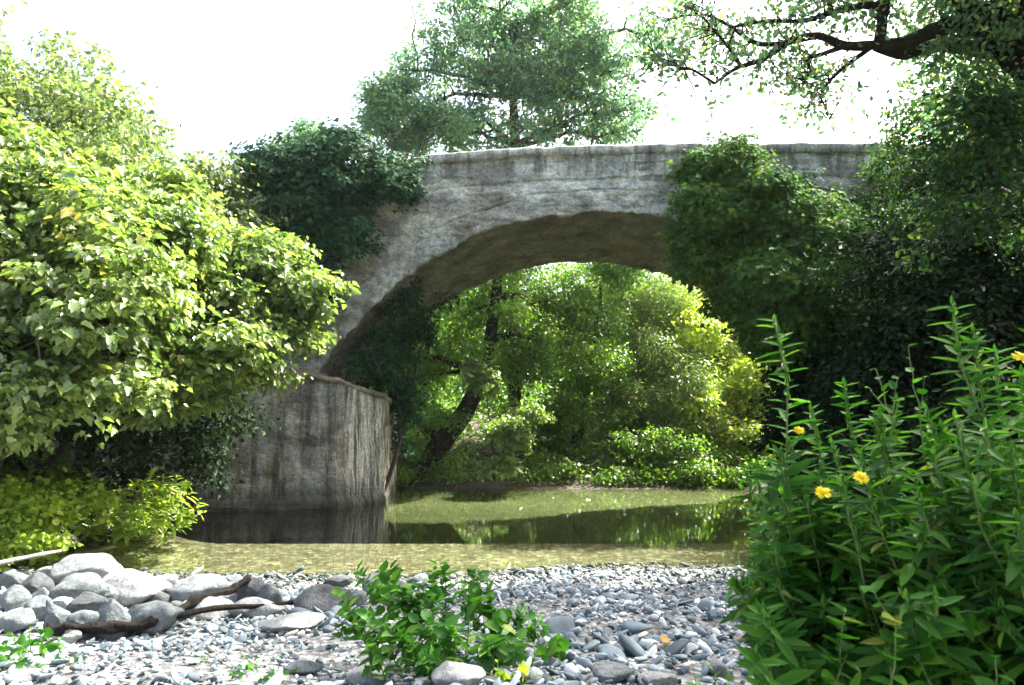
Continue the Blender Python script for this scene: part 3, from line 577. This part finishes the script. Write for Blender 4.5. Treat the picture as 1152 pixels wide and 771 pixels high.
# --- overhanging tree at top right, limbs laid out one by one
def Z(x, y, Y): return P(700 + x / 2.549, y / 2.549, Y)
rng = np.random.default_rng(71); rnd = random.Random(71)
ov = thing('overhanging_tree', 'old tree with crooked dark limbs reaching over the bridge from the upper right corner', 'tree', (6.6, 8.6, gz(6.6, 8.6)))
tb = MB(); tp = smoothline([(6.6, 8.6, gz(6.6, 8.6) - .2), (6.7, 8.6, 3.0), P(1215, 270, 8.6), Z(1230, 330, 8.6), Z(1175, 215, 8.6), Z(1090, 120, 8.6)])
tb.tube(tp, lerps(.32, .17, len(tp)), 12, 1, .2); tb.build('trunk', M['barkdark'], ov)
limbs = [
 ([Z(1100, 135, 8.6), Z(1020, 85, 8.6), Z(950, 70, 8.5), Z(880, 95, 8.4), Z(800, 125, 8.3), Z(735, 128, 8.3)], .13, .075),
 ([Z(735, 128, 8.3), Z(640, 132, 8.2), Z(560, 103, 8.2), Z(480, 120, 8.1), Z(400, 172, 8.0), Z(330, 195, 7.9), Z(265, 240, 7.8)], .065, .014),
 ([Z(1110, 150, 8.6), Z(1020, 140, 8.7), Z(900, 132, 8.8), Z(810, 155, 8.7), Z(730, 135, 8.4)], .11, .06),
 ([Z(735, 128, 8.3), Z(745, 62, 8.2), Z(738, 22, 8.1), Z(690, 16, 8.1), Z(600, 36, 8.0), Z(520, 60, 8.0), Z(400, 62, 7.9), Z(310, 80, 7.8)], .07, .012),
 ([Z(712, 138, 8.4), Z(640, 190, 8.5), Z(590, 238, 8.6), Z(570, 280, 8.6), Z(600, 330, 8.7)], .035, .008),
 ([Z(640, 132, 8.2), Z(560, 160, 8.3), Z(530, 168, 8.4), Z(540, 205, 8.4), Z(520, 235, 8.4)], .035, .01),
 ([Z(560, 103, 8.2), Z(400, 128, 8.5), Z(300, 70, 8.6), Z(220, 40, 8.7), Z(120, 60, 8.8)], .04, .008),
 ([Z(340, 190, 7.9), Z(300, 130, 8.0), Z(240, 60, 8.1), Z(200, 10, 8.1)], .025, .008),
 ([Z(265, 240, 7.8), Z(200, 200, 7.8), Z(150, 190, 7.8), Z(90, 150, 7.8)], .018, .006),
 ([Z(745, 62, 8.2), Z(760, 20, 8.2), Z(745, -60, 8.2)], .045, .02),
 ([Z(600, 36, 8.0), Z(590, 0, 8.0), Z(560, -60, 8.0)], .035, .02),
 ([Z(1160, 160, 8.6), Z(1080, 60, 8.4), Z(1010, 20, 8.3), Z(930, -20, 8.2)], .13, .07),
 ([Z(1150, 200, 8.6), Z(1190, 60, 8.3), Z(1200, -40, 8.2)], .16, .09),
 ([Z(1050, 100, 8.6), Z(1000, 60, 8.3), Z(960, 10, 8.2), Z(900, -40, 8.2)], .07, .04),
 ([Z(1140, 130, 8.6), Z(1090, 10, 8.9), Z(1000, -80, 9)], .1, .05),
 ([Z(1150, 180, 8.6), (6.0, 7.4, 6.9), (5.2, 5.8, 7.4), (4.6, 4.2, 7.0)], .14, .04),
 ([Z(1150, 180, 8.6), (5.6, 8.0, 7.6), (4.6, 7.4, 8.3)], .12, .04)]
tips = []
for k, (pts, r0, r1) in enumerate(limbs):
    ln = smoothline(pts); lb = MB(); lb.tube(ln, lerps(r0, r1, len(ln)), 8, k, .18)
    for q in range(0 if k in (0, 2) else 30):
        a = ln[rnd.randrange(len(ln) // 3, len(ln))]; d = Vector((rnd.uniform(-1, .6), rnd.uniform(-.8, .8), rnd.uniform(-.6, .7))).normalized() * rnd.uniform(.25, .75)
        tw = curve(a, a + d, 4, 0, .08, k * 50 + q); lb.tube(tw, lerps(.009, .003, 5), 4); tips += [tw[-1], tw[2], tw[3]]
    lb.build('limb', M['barkdark'], ov)
tips = np.array([tuple(p) for p in tips]); dens = [(E(1110, 20, 8.6, 1, 1, .6)), E(1060, 70, 8.8, .5, .6, .35), E(1130, 90, 8.8, .6, .6, .5), E(1090, 125, 9, .6, .6, .4)]
n = 6500; k = rng.integers(0, len(tips), n); px_ = tips[k] + rng.normal(size=(n, 3)) * .07
p2, n2_, a2_, s2_, t2_, _ = clump_leaves(dens, 330, 20, .2, .07, 'lance', rng)
shade_lobes = [(Vector(c), r) for c, r in (((4.4, 7.3, 8.3), (1.7, 1.5, .9)), ((6.4, 6.0, 7.6), (1.6, 1.6, 1.2)), ((5.6, 4.6, 7.8), (1.6, 1.4, .9)), ((7.6, 8.0, 7.6), (1.6, 1.6, 1.5)), ((5.8, 8.6, 9.2), (1.8, 1.5, .9)), ((5.0, 3.6, 6.2), (1.2, 1.2, .8)), ((6.2, 4.8, 6.2), (1.1, 1.3, 1.2)))]  # crown lobes out of view, added to shade the right gravel and asters
p3 = clump_leaves(shade_lobes, 3000, 20, .3, .11, 'oval', rng)[0]
pos = np.concatenate([px_, p2, p3]); N = len(pos)
link('crown', leaf_mesh('crown', pos, rng.normal(size=(N, 3)) + [0, 0, .5], rng.normal(size=(N, 3)) - [0, 0, .5], .08 * rng.uniform(.5, 1.3, N), 'oval', rng), M['oakpale'], ov)

# ------------------------------------------------------------------ gravel, stones, driftwood
def ico(sub):
    import bmesh
    bm = bmesh.new(); bmesh.ops.create_icosphere(bm, subdivisions=sub, radius=1); v = np.array([tuple(q.co) for q in bm.verts]); f = np.array([[q.index for q in g.verts] for g in bm.faces]); bm.free(); return v, f
iv, if_ = ico(2)
rng = np.random.default_rng(81); N = 36000
gxp = rng.uniform(-5.5, 4.2, N); gyp = 2.2 + 5.8 * rng.random(N)
zz = ground(gxp, gyp); keep = (zz > -.10) & (zz < .8); gxp, gyp, zz = gxp[keep], gyp[keep], zz[keep]; N = len(gxp)
s = (.0075 + .027 * rng.random(N) ** 2.8) * (.85 + .35 * nz2(gxp, gyp, 1.6, 3.)); s[rng.random(N) < .035] *= 2.1
sc = np.stack([s * rng.uniform(.9, 1.8, N), s * rng.uniform(.6, 1.2, N), s * rng.uniform(.3, .75, N)], 1)
ang = rng.uniform(0, 2 * np.pi, N); tl = rng.normal(0, .38, (N, 2))
L = np.repeat(iv[None], N, 0).astype(np.float32) * (1 + .1 * rng.normal(size=(N, len(iv), 1)))
for q in range(7):
    nn_ = unit(rng.normal(size=(N, 3))); dd = rng.uniform(.45, .85, (N, 1)); e = np.maximum((L * nn_[:, None, :]).sum(2) - dd, 0); L -= nn_[:, None, :] * e[..., None]
L = L * sc[:, None, :]
x = L[..., 0] * np.cos(ang)[:, None] - L[..., 1] * np.sin(ang)[:, None]; y = L[..., 0] * np.sin(ang)[:, None] + L[..., 1] * np.cos(ang)[:, None]
z = L[..., 2] + x * tl[:, :1] + y * tl[:, 1:]
V = np.stack([x + gxp[:, None], y + gyp[:, None], z + (zz + s * .3 + .012 * rng.random(N))[:, None]], 2).reshape(-1, 3)
lo = (if_[None] + (np.arange(N) * len(iv))[:, None, None]).ravel()
tag(link('gravel', mesh_np('gravel', V, lo, np.full(N * len(if_), 3), False, np.repeat(rng.random(N), len(if_))), M['gravel']), 'bluish grey river gravel covering the near bank', 'gravel', kind='stuff')

def on_ground(px, py):
    lo_, hi_ = 1., 60.
    for _ in range(60):
        m_ = (lo_ + hi_) / 2; p = P(px, py, m_)
        if p.z > gz(p.x, p.y): lo_ = m_
        else: hi_ = m_
    return P(px, py, lo_)
iv3, if3 = ico(4)
def rock(px, py, wpx, hpx, mt, label, seed, name='river_stone', pointy=0, tilt=0, group='stones piled on the near bank', lift=0):
    g_ = on_ground(px, py + hpx * .45); k = g_.y / F; rx = wpx * k / 2 * 1.16; rz = hpx * k / 2 * 1.25; ry = rx * .75
    g_.z += lift; rs = random.Random(seed); V = []
    off = Vector((rs.uniform(-50, 50), rs.uniform(-50, 50), 0)); planes = [(Vector((rs.gauss(0, 1), rs.gauss(0, 1), rs.gauss(0, 1))).normalized(), rs.uniform(.62, .92)) for _ in range(10)]
    for v in iv3:
        v = Vector(v); r = 1 + .3 * mnoise.noise(v * 1.1 + off)
        q = v * r
        for n_, d in planes:
            e = q.dot(n_) - d
            if e > 0: q -= n_ * e * .8
        q *= 1 + .05 * mnoise.noise(v * 3.5 + off) + .025 * mnoise.noise(v * 9 + off)
        if pointy: q.x *= 1 - pointy * max(0, q.z) * .6; q.y *= 1 - pointy * max(0, q.z) * .6; q.z *= 1 + .25 * pointy * (q.z > 0)
        q = Vector((q.x * rx, q.y * ry, q.z * rz)); c, s_ = math.cos(tilt), math.sin(tilt); q = Vector((q.x * c - q.z * s_, q.y, q.x * s_ + q.z * c))
        V.append(q)
    me = mesh_np('stone', np.array([tuple(v) for v in V]), if3.ravel(), np.full(len(if3), 3), True)
    o = link(name, me, M[mt]); o.location = (g_.x, g_.y, g_.z + rz * .72)
    return tag(o, label, 'stone', group)
RK = [
 (96, 645, 76, 34, 'rockpale', 'largest rounded stone with pale top crowning the left pile', 0, 0),
 (146, 664, 70, 32, 'rockpale', 'bright white oblong boulder right of the topmost stone', 0, -.15),
 (219, 668, 68, 28, 'rockgrey', 'blue grey oblong stone in the middle of the row', 0, .1),
 (281, 668, 34, 26, 'rockdark', 'dark blocky stone near the upper end of the driftwood', 0, 0),
 (303, 671, 24, 22, 'rockgrey', 'small grey stone touching the dark blocky one', 0, 0),
 (88, 668, 52, 32, 'rockgrey', 'grey stone directly beneath the topmost pale stone', 0, .1),
 (98, 681, 38, 26, 'rockdark', 'small black stone in the heart of the pile', 0, 0),
 (166, 698, 58, 30, 'rockgrey', 'broad grey stone resting against the driftwood bark', 0, .1),
 (123, 700, 34, 38, 'rockgrey', 'upright pointed stone at the front of the pile', 1, .1),
 (94, 705, 38, 24, 'rockgrey', 'squat stone left of the upright pointed stone', 0, 0),
 (230, 688, 66, 22, 'rockpale', 'flat pale slab behind the middle of the driftwood', 0, 0),
 (289, 687, 50, 20, 'rockpale', 'small brilliant white slab above the thin driftwood end', 0, 0),
 (328, 702, 62, 18, 'rockpale', 'flat slab lying in front of the thin driftwood end', 0, 0),
 (363, 680, 60, 28, 'rockdark', 'dark broad stone left of the central green bush', 0, 0),
 (432, 664, 42, 30, 'rockpale', 'pale domed stone behind the central green bush', 0, 0),
 (38, 665, 34, 26, 'rockdark', 'dark stone at the far left of the heap', 0, 0),
 (14, 676, 32, 24, 'rockgrey', 'stone cut by the left picture edge', 0, 0),
 (60, 648, 36, 20, 'rockpale', 'pale stone left of the topmost stone', 0, 0),
 (40, 688, 32, 22, 'rockgrey', 'grey lump low in the left heap', 0, .3),
 (62, 698, 26, 28, 'rockgrey', 'narrow slanting stone left of the squat stone', 1, .5),
 (20, 700, 34, 22, 'rockgrey', 'stone above the lower left leafy plant', 0, 0),
 (70, 682, 24, 18, 'rockpale', 'small pale stone wedged left of the black stone', 0, 0),
 (178, 676, 28, 16, 'rockdark', 'dark chock between the white boulder and the oblong stone', 0, 0),
 (255, 674, 30, 18, 'rockpale', 'small white stone right of the blue grey oblong stone', 0, 0),
 (516, 764, 54, 24, 'rockpale', 'white stone under the central bush at the bottom edge', 0, 0),
 (412, 762, 44, 20, 'rockpale', 'pale angular stone at the bottom edge left of the bush', 0, 0),
 (340, 752, 34, 14, 'rockgrey', 'flat grey stone near the bottom edge among seedlings', 0, 0),
 (690, 757, 44, 16, 'rockgrey', 'grey brown stone at the bottom edge right of the bush', 0, 0),
 (740, 766, 40, 16, 'rockpale', 'white stone at the bottom edge beneath the right gravel', 0, 0),
 (220, 633, 16, 6, 'rockpale', 'little stone breaking the water surface', 0, 0),
 (805, 752, 24, 14, 'rockpale', 'white pebble stone near the lower right foliage', 0, 0),
 (380, 655, 30, 12, 'rockdark', 'low dark stone at the water edge behind the bush', 0, 0),
 (250, 592, 46, 16, 'rockdark', 'wet dark rock at the foot of the retaining wall', 0, 0),
 (205, 594, 40, 14, 'rockdark', 'wet rock left of the retaining wall foot', 0, 0),
 (232, 580, 30, 14, 'rockgrey', 'grey rock at the shaded left foot of the retaining wall', 0, 0),
 (178, 592, 36, 14, 'rockdark', 'wet rock beneath the feathery plant', 0, 0),
 (285, 588, 34, 8, 'rockdark', 'low wet rock barely above water under the retaining wall', 0, 0),
 (8, 655, 30, 20, 'rockgrey', 'stone at the left edge under the bleached stick', 0, .2),
 (118, 672, 26, 18, 'rockgrey', 'stone tucked between the black stone and the white boulder', 0, 0),
 (46, 675, 24, 20, 'rockgrey', 'tilted grey stone right of the far left dark stone', 1, -.4),
 (78, 716, 22, 14, 'rockpale', 'pale cobble in front of the squat stone', 0, 0),
 (200, 690, 30, 18, 'rockdark', 'dark stone between the broad grey stone and the flat slab', 0, 0),
 (262, 658, 26, 16, 'rockgrey', 'grey stone at the back of the row near the water', 0, 0),
 (186, 655, 26, 14, 'rockpale', 'small pale stone behind the white boulder', 0, 0),
 (398, 676, 28, 18, 'rockgrey', 'grey stone at the left foot of the central bush', 0, 0),
 (470, 655, 26, 14, 'rockgrey', 'grey stone peeking out behind the central bush', 0, 0),
]
for i, (px, py, wp, hp, mt, lb, pt, tl_) in enumerate(RK): rock(px, py, wp, hp, mt, lb, 100 + i, pointy=pt, tilt=tl_)
# driftwood
def gp(px, py, up=.0): q = on_ground(px, py); q.z += up; return q
dw = thing('driftwood', 'long crooked dark driftwood trunk with rough bark lying in front of the stones', 'driftwood', gp(180, 715))
ln = smoothline([gp(50, 722, .05), gp(100, 722, .07), gp(150, 720, .07), gp(190, 712, .10), gp(225, 698, .14), gp(262, 690, .17), gp(278, 682, .2)])
mb = MB(); mb.tube(ln, [.029 * (.7 + .6 * random.Random(i).random()) * (1 - .35 * i / len(ln)) for i in range(len(ln))], 12, 3, .95); mb.build('trunk', M['drift'], dw)
ln = smoothline([gp(195, 712, .09), gp(240, 702, .09), gp(300, 696, .08), gp(348, 690, .09)])
mb = MB(); mb.tube(ln, lerps(.020, .010, len(ln)), 8, 4, .4); mb.build('branch', M['drift'], dw)
st = thing('driftwood', 'thin bleached stick lying on the pile at the left edge', 'driftwood', gp(40, 645))
mb = MB(); ln = smoothline([gp(-10, 668, .24), gp(40, 660, .27), gp(66, 655, .28)]); mb.tube(ln, lerps(.022, .012, len(ln)), 7, 5, .2); mb.build('stick', M['driftpale'], st)
st = thing('driftwood', 'flat pale branch lying at the water edge above the stone pile', 'driftwood', gp(100, 630))
mb = MB(); ln = smoothline([gp(50, 640, .06), gp(85, 632, .06), gp(126, 622, .06)]); mb.tube(ln, lerps(.05, .03, len(ln)), 7, 6, .2); mb.build('stick', M['driftpale'], st)
for i, (px, py, lb) in enumerate([(371, 657, 'orange fallen leaf at the water edge behind the stones'), (745, 733, 'orange fallen leaf on the blue gravel'), (600, 640, 'yellow fallen leaf on the gravel by the water')]):
    q = gp(px, py, .05); r_ = np.random.default_rng(i)
    o = link('fallen_leaf', leaf_mesh('leaf', np.array([tuple(q)]), np.array([[.1, -.5, 1.]]), np.array([[1., .3, 0]]), np.array([.055]), 'ivy', r_), M['dead']); tag(o, lb, 'leaf', 'fallen leaves on the bank')

# ------------------------------------------------------------------ herbs
def herb(name, label, cat, stems, kind, mt, lsize, gap, seed, base, stem_r=.004, asc=.6, buds=False, branch=0, start=.1, taper=.5):
    rng = np.random.default_rng(seed); t = thing(name, label, cat, base)
    for i, (b0, tip) in enumerate(stems):
        b0 = Vector(b0); tip = Vector(tip); L = (tip - b0).length; ln = curve(b0, tip, 8, rng.uniform(-.02, .05) * L, .016, seed + i)
        lines = [(ln, stem_r)]
        for q in range(branch):
            a = ln[3 + q % 5]; d = Vector(rng.normal(size=3)) * .12 * L + (tip - a) * .45; lines.append((curve(a, a + d, 5, 0, .02, seed + i * 9 + q), stem_r * .6))
        mb = MB(); pos = []; nr = []; axs = []; sz = []
        for (l_, r_) in lines:
            mb.tube(l_, lerps(r_, r_ * .4, len(l_)), 5)
            LL = sum((l_[k + 1] - l_[k]).length for k in range(len(l_) - 1)); n_ = max(3, int(LL / gap)); ph = rng.uniform(0, 6)
            for k in range(n_):
                f_ = start + (1 - start) * k / (n_ - 1); u = f_ * (len(l_) - 1); a = int(min(u, len(l_) - 2)); p = l_[a].lerp(l_[a + 1], u - a); dr = (l_[a + 1] - l_[a]).normalized()
                an = ph + k * 2.4; sd = Vector((math.cos(an), math.sin(an), 0)); sd = (sd - dr * sd.dot(dr)).normalized()
                A = sd * (1 - asc * (.4 + .6 * f_)) + dr * asc * (.4 + .6 * f_) + Vector(rng.normal(size=3)) * .24
                pos.append(p); axs.append(A); nr.append(dr * 1.0 - sd * .4 + Vector(rng.normal(size=3)) * .2); sz.append(lsize * rng.uniform(.5, 1.35) * (1 - taper * f_ ** 3))
            if buds:
                for k in range(26):
                    f_ = .84 + .17 * k / 26; u = min(f_ * (len(l_) - 1), len(l_) - 1.001); a = int(u); p = l_[a].lerp(l_[a + 1], u - a); sd = Vector((math.cos(k * 2.4), math.sin(k * 2.4), 0))
                    p = p + sd * .009 * (1.6 - f_); pos.append(p); axs.append(Vector((0, 0, 1)) + sd * .35); nr.append(sd); sz.append(.022)
        so_ = mb.build('stem', M['stem'], t)
        A_ = lambda q: np.array([tuple(v) for v in q])
        link('leaves', leaf_mesh('leaves', A_(pos), A_(nr), A_(axs), np.array(sz), kind, rng), M[mt], so_)
    return t
def fan(tops, bx, by, spread, seed, zoff=0):
    r_ = random.Random(seed); out = []
    for (px, py, Y) in tops:
        tip = P(px, py, Y); x = bx + (tip.x - bx) * .45 + r_.uniform(-spread, spread); y = by + (tip.y - by) * .5 + r_.uniform(-spread, spread)
        out.append((Vector((x, y, gz(x, y) + zoff)), tip))
    return out
r_ = random.Random(5)
topsA = [(872, 362, 1.75), (950, 432, 1.9), (912, 462, 1.85), (888, 500, 1.8), (840, 530, 2.0), (985, 470, 1.8), (935, 500, 1.7), (900, 560, 1.8), (860, 590, 2.0), (970, 520, 1.6), (1010, 450, 2.0)] + [(r_.uniform(850, 1010), r_.uniform(540, 690), r_.uniform(1.6, 2.3)) for _ in range(34)]
A = herb('aster_bush', 'tall leafy aster bush with one leaning spike and yellow daisies in the right foreground', 'shrub', fan(topsA, 1.0, 1.95, .12, 1), 'lance', 'inula', .085, .0085, 91, (1.0, 1.95, gz(1., 1.95)), .0045, .62, True, 3)
topsB = [(1072, 342, 1.6), (1095, 372, 1.65), (1075, 470, 1.5), (1150, 420, 1.6), (1120, 395, 1.9), (1040, 460, 1.8), (1165, 380, 1.8), (1110, 480, 1.5), (1050, 520, 1.6), (1140, 520, 1.5)] + [(r_.uniform(1010, 1190), r_.uniform(500, 690), r_.uniform(1.4, 2.2)) for _ in range(40)]
B = herb('aster_bush', 'darker aster bush with paired upright spikes at the right edge', 'shrub', fan(topsB, 1.35, 1.8, .14, 2), 'lance', 'inula', .09, .009, 92, (1.35, 1.8, gz(1.35, 1.8)), .005, .6, True, 3)
def flower(px, py, Y, parent, seed, s=.018):
    p = P(px, py, Y); rng = np.random.default_rng(seed); n_ = 13; an = np.linspace(0, 2 * np.pi, n_, endpoint=False) + rng.normal(0, .1, n_)
    f = Vector((rng.normal() * .3, -.8, .7)).normalized(); u = f.cross(Vector((0, 0, 1))).normalized(); v_ = f.cross(u)
    ax = np.array([tuple(u * math.cos(a) + v_ * math.sin(a) + f * rng.normal() * .15) for a in an]); nr = np.tile(np.array(tuple(f)), (n_, 1)) + rng.normal(size=(n_, 3)) * .15
    fo = link('flower', leaf_mesh('petals', np.array([tuple(p)] * n_) + ax * .004, nr, ax, np.full(n_, s), 'oval', rng), M['petal'], parent)
    V, f2 = ico(2); me = mesh_np('flower_centre', V * .0055 + np.array(tuple(p + f * .002)), f2.ravel(), np.full(len(f2), 3), True, np.zeros(len(f2))); link('flower_centre', me, M['petal'], fo)
flower(969, 537, 1.55, A, 1, .014); flower(926, 554, 1.55, A, 2, .014); flower(899, 484, 1.7, A, 3, .009)
flower(1149, 402, 1.45, B, 4, .015)
# other herbs
herb('vine_sprig', 'clematis like vine sprig with small rounded leaves between the aster spikes', 'plant',
     [(P(1010, 500, 1.7), P(985, 415, 1.7)), (P(1040, 520, 1.7), P(1022, 390, 1.7)), (P(900, 600, 1.9), P(825, 540, 1.9)), (P(1000, 520, 1.7), P(1010, 425, 1.6))], 'ovate', 'inula', .035, .03, 93, P(1010, 520, 1.7), .002, .3, False, 1)
herb('broadleaf_plant', 'bright broad leaved plant with arching stems in the lower right corner', 'plant',
     [(P(1065, 800, 1.45), P(980, 660, 1.45)), (P(1150, 790, 1.50), P(1055, 650, 1.50)), (P(940, 800, 1.50), P(950, 690, 1.50)), (P(1180, 700, 1.50), P(1075, 690, 1.45)), (P(920, 810, 1.60), P(905, 745, 1.60)), (P(1000, 800, 1.40), P(1010, 700, 1.40)), (P(1120, 800, 1.40), P(1120, 740, 1.40))],
     'ovate', 'inula', .055, .013, 94, (.6, 1.2, gz(.6, 1.50)), .0028, .35, False, 1, .05, .2)
topsC = [(380, 665, 3.3), (405, 690, 3.2), (440, 640, 3.4), (460, 660, 3.3), (490, 635, 3.3), (520, 660, 3.3), (548, 650, 3.4), (560, 690, 3.2), (590, 680, 3.3), (610, 700, 3.4), (430, 700, 3.0), (470, 700, 3.0), (510, 700, 3.0), (545, 720, 3.0), (580, 730, 3.0), (400, 640, 3.6), (500, 640, 3.5), (535, 640, 3.5), (630, 720, 3.3), (415, 725, 2.95), (450, 740, 2.9), (480, 735, 2.85)]
herb('herb_bush', 'green nettle like bush growing from the gravel at the bottom centre', 'shrub', fan(topsC, -.22, 3.15, .15, 3), 'ovate', 'herb', .07, .015, 95, (-.22, 3.15, gz(-.22, 3.15)), .0035, .35, False, 4, .05, .3)
topsC += [(px + r_.uniform(-18, 18), py + r_.uniform(-12, 25), Y + r_.uniform(-.25, .25)) for (px, py, Y) in topsC for q in range(2)]
topsD = [(560, 745, 2.85), (590, 745, 2.85), (610, 760, 2.8), (570, 765, 2.8), (545, 755, 2.8), (630, 762, 2.85)]
herb('seedling_clump', 'yellowish round leaved seedlings at the right foot of the central bush', 'plant', fan(topsD, 0, 2.8, .06, 4), 'round', 'lime', .04, .022, 96, (0, 2.8, gz(0, 2.8)), .002, .25, False, 1)
topsE = [(15, 715, 3.4), (45, 705, 3.5), (60, 730, 3.3), (20, 745, 3.2), (85, 745, 3.2), (-15, 730, 3.2), (110, 755, 3.2), (50, 760, 3.1)]
herb('herb_bush', 'small bright green leafy plant in the lower left corner', 'plant', fan(topsE + [(x_ + r_.uniform(-15, 15), y_ + r_.uniform(-10, 10), Y_) for (x_, y_, Y_) in topsE * 2], -2.1, 3.2, .1, 5), 'ovate', 'herb', .055, .03, 97, (-2.1, 3.2, gz(-2.1, 3.2)), .003, .35, False, 1)
topsF = [(270, 735, 3.1), (290, 745, 3.1), (310, 740, 3.15), (335, 755, 3.0), (265, 760, 3.0), (225, 740, 3.2), (300, 762, 2.95)]
herb('seedling_clump', 'little seedlings scattered on gravel between lower left plant and central bush', 'plant', fan(topsF, -1.15, 3.05, .12, 6), 'oval', 'herb', .03, .02, 98, (-1.15, 3.05, gz(-1.15, 3.05)), .0018, .3, False, 1)
topsG = [(150, 545, 9.8), (185, 548, 9.9), (205, 560, 9.6), (165, 565, 9.4), (215, 545, 10), (130, 570, 9.4), (190, 575, 9.4), (110, 585, 9.2), (200, 535, 10), (170, 530, 10), (225, 570, 9.7), (140, 590, 9.2), (175, 590, 9.2)]
herb('fern_plant', 'feathery bright green plant arching over the left bank edge near the wall', 'plant', fan(topsG, -5.5, 9.9, .2, 7), 'lance', 'lime', .16, .022, 99, (-5.5, 9.9, gz(-5.5, 9.9)), .007, .3, False, 6)
topsH = [(850, 640, 2.6), (870, 600, 2.6), (840, 660, 2.7), (890, 650, 2.5), (860, 690, 2.5), (830, 625, 2.9), (900, 700, 2.4), (880, 720, 2.3), (845, 600, 3.0)]
herb('waterside_shrub', 'small dark leaved shrub at the left foot of the aster bush on gravel', 'shrub', fan(topsH, 1.05, 2.6, .1, 8), 'ovate', 'oak', .05, .02, 90, (1.05, 2.6, gz(1.05, 2.6)), .004, .35, False, 4)
herb('seedling_clump', 'small plant with pointed leaves at the bottom edge under the right gravel', 'plant', fan([(800, 745, 2.6), (780, 755, 2.6), (825, 750, 2.6), (810, 765, 2.6)], .75, 2.6, .05, 9), 'ovate', 'herb', .045, .025, 89, (.75, 2.6, gz(.75, 2.6)), .002, .35, False, 1)
# ------------------------------------------------------------------ haze volume added to lift the tones like lens glare
import bmesh
bm = bmesh.new(); bmesh.ops.create_cube(bm, size=1); me = bpy.data.meshes.new('added_haze_box'); bm.to_mesh(me); bm.free()
hz = bpy.data.objects.new('added_haze_box', me); COL.objects.link(hz); hz.scale = (620, 640, 70); hz.location = (0, 190, 25)
m = bpy.data.materials.new('added_haze'); m.use_nodes = True; nt = m.node_tree; nt.nodes.remove(nt.nodes['Principled BSDF'])
pv = nt.nodes.new('ShaderNodeVolumePrincipled'); pv.inputs['Color'].default_value = (.86, .96, 1, 1); pv.inputs['Density'].default_value = .00025; pv.inputs['Anisotropy'].default_value = .3
nt.links.new(pv.outputs[0], nt.nodes['Material Output'].inputs['Volume']); me.materials.append(m); tag(hz, kind='stuff', label='thin haze volume added to lift the tones', cat='added_haze_box')
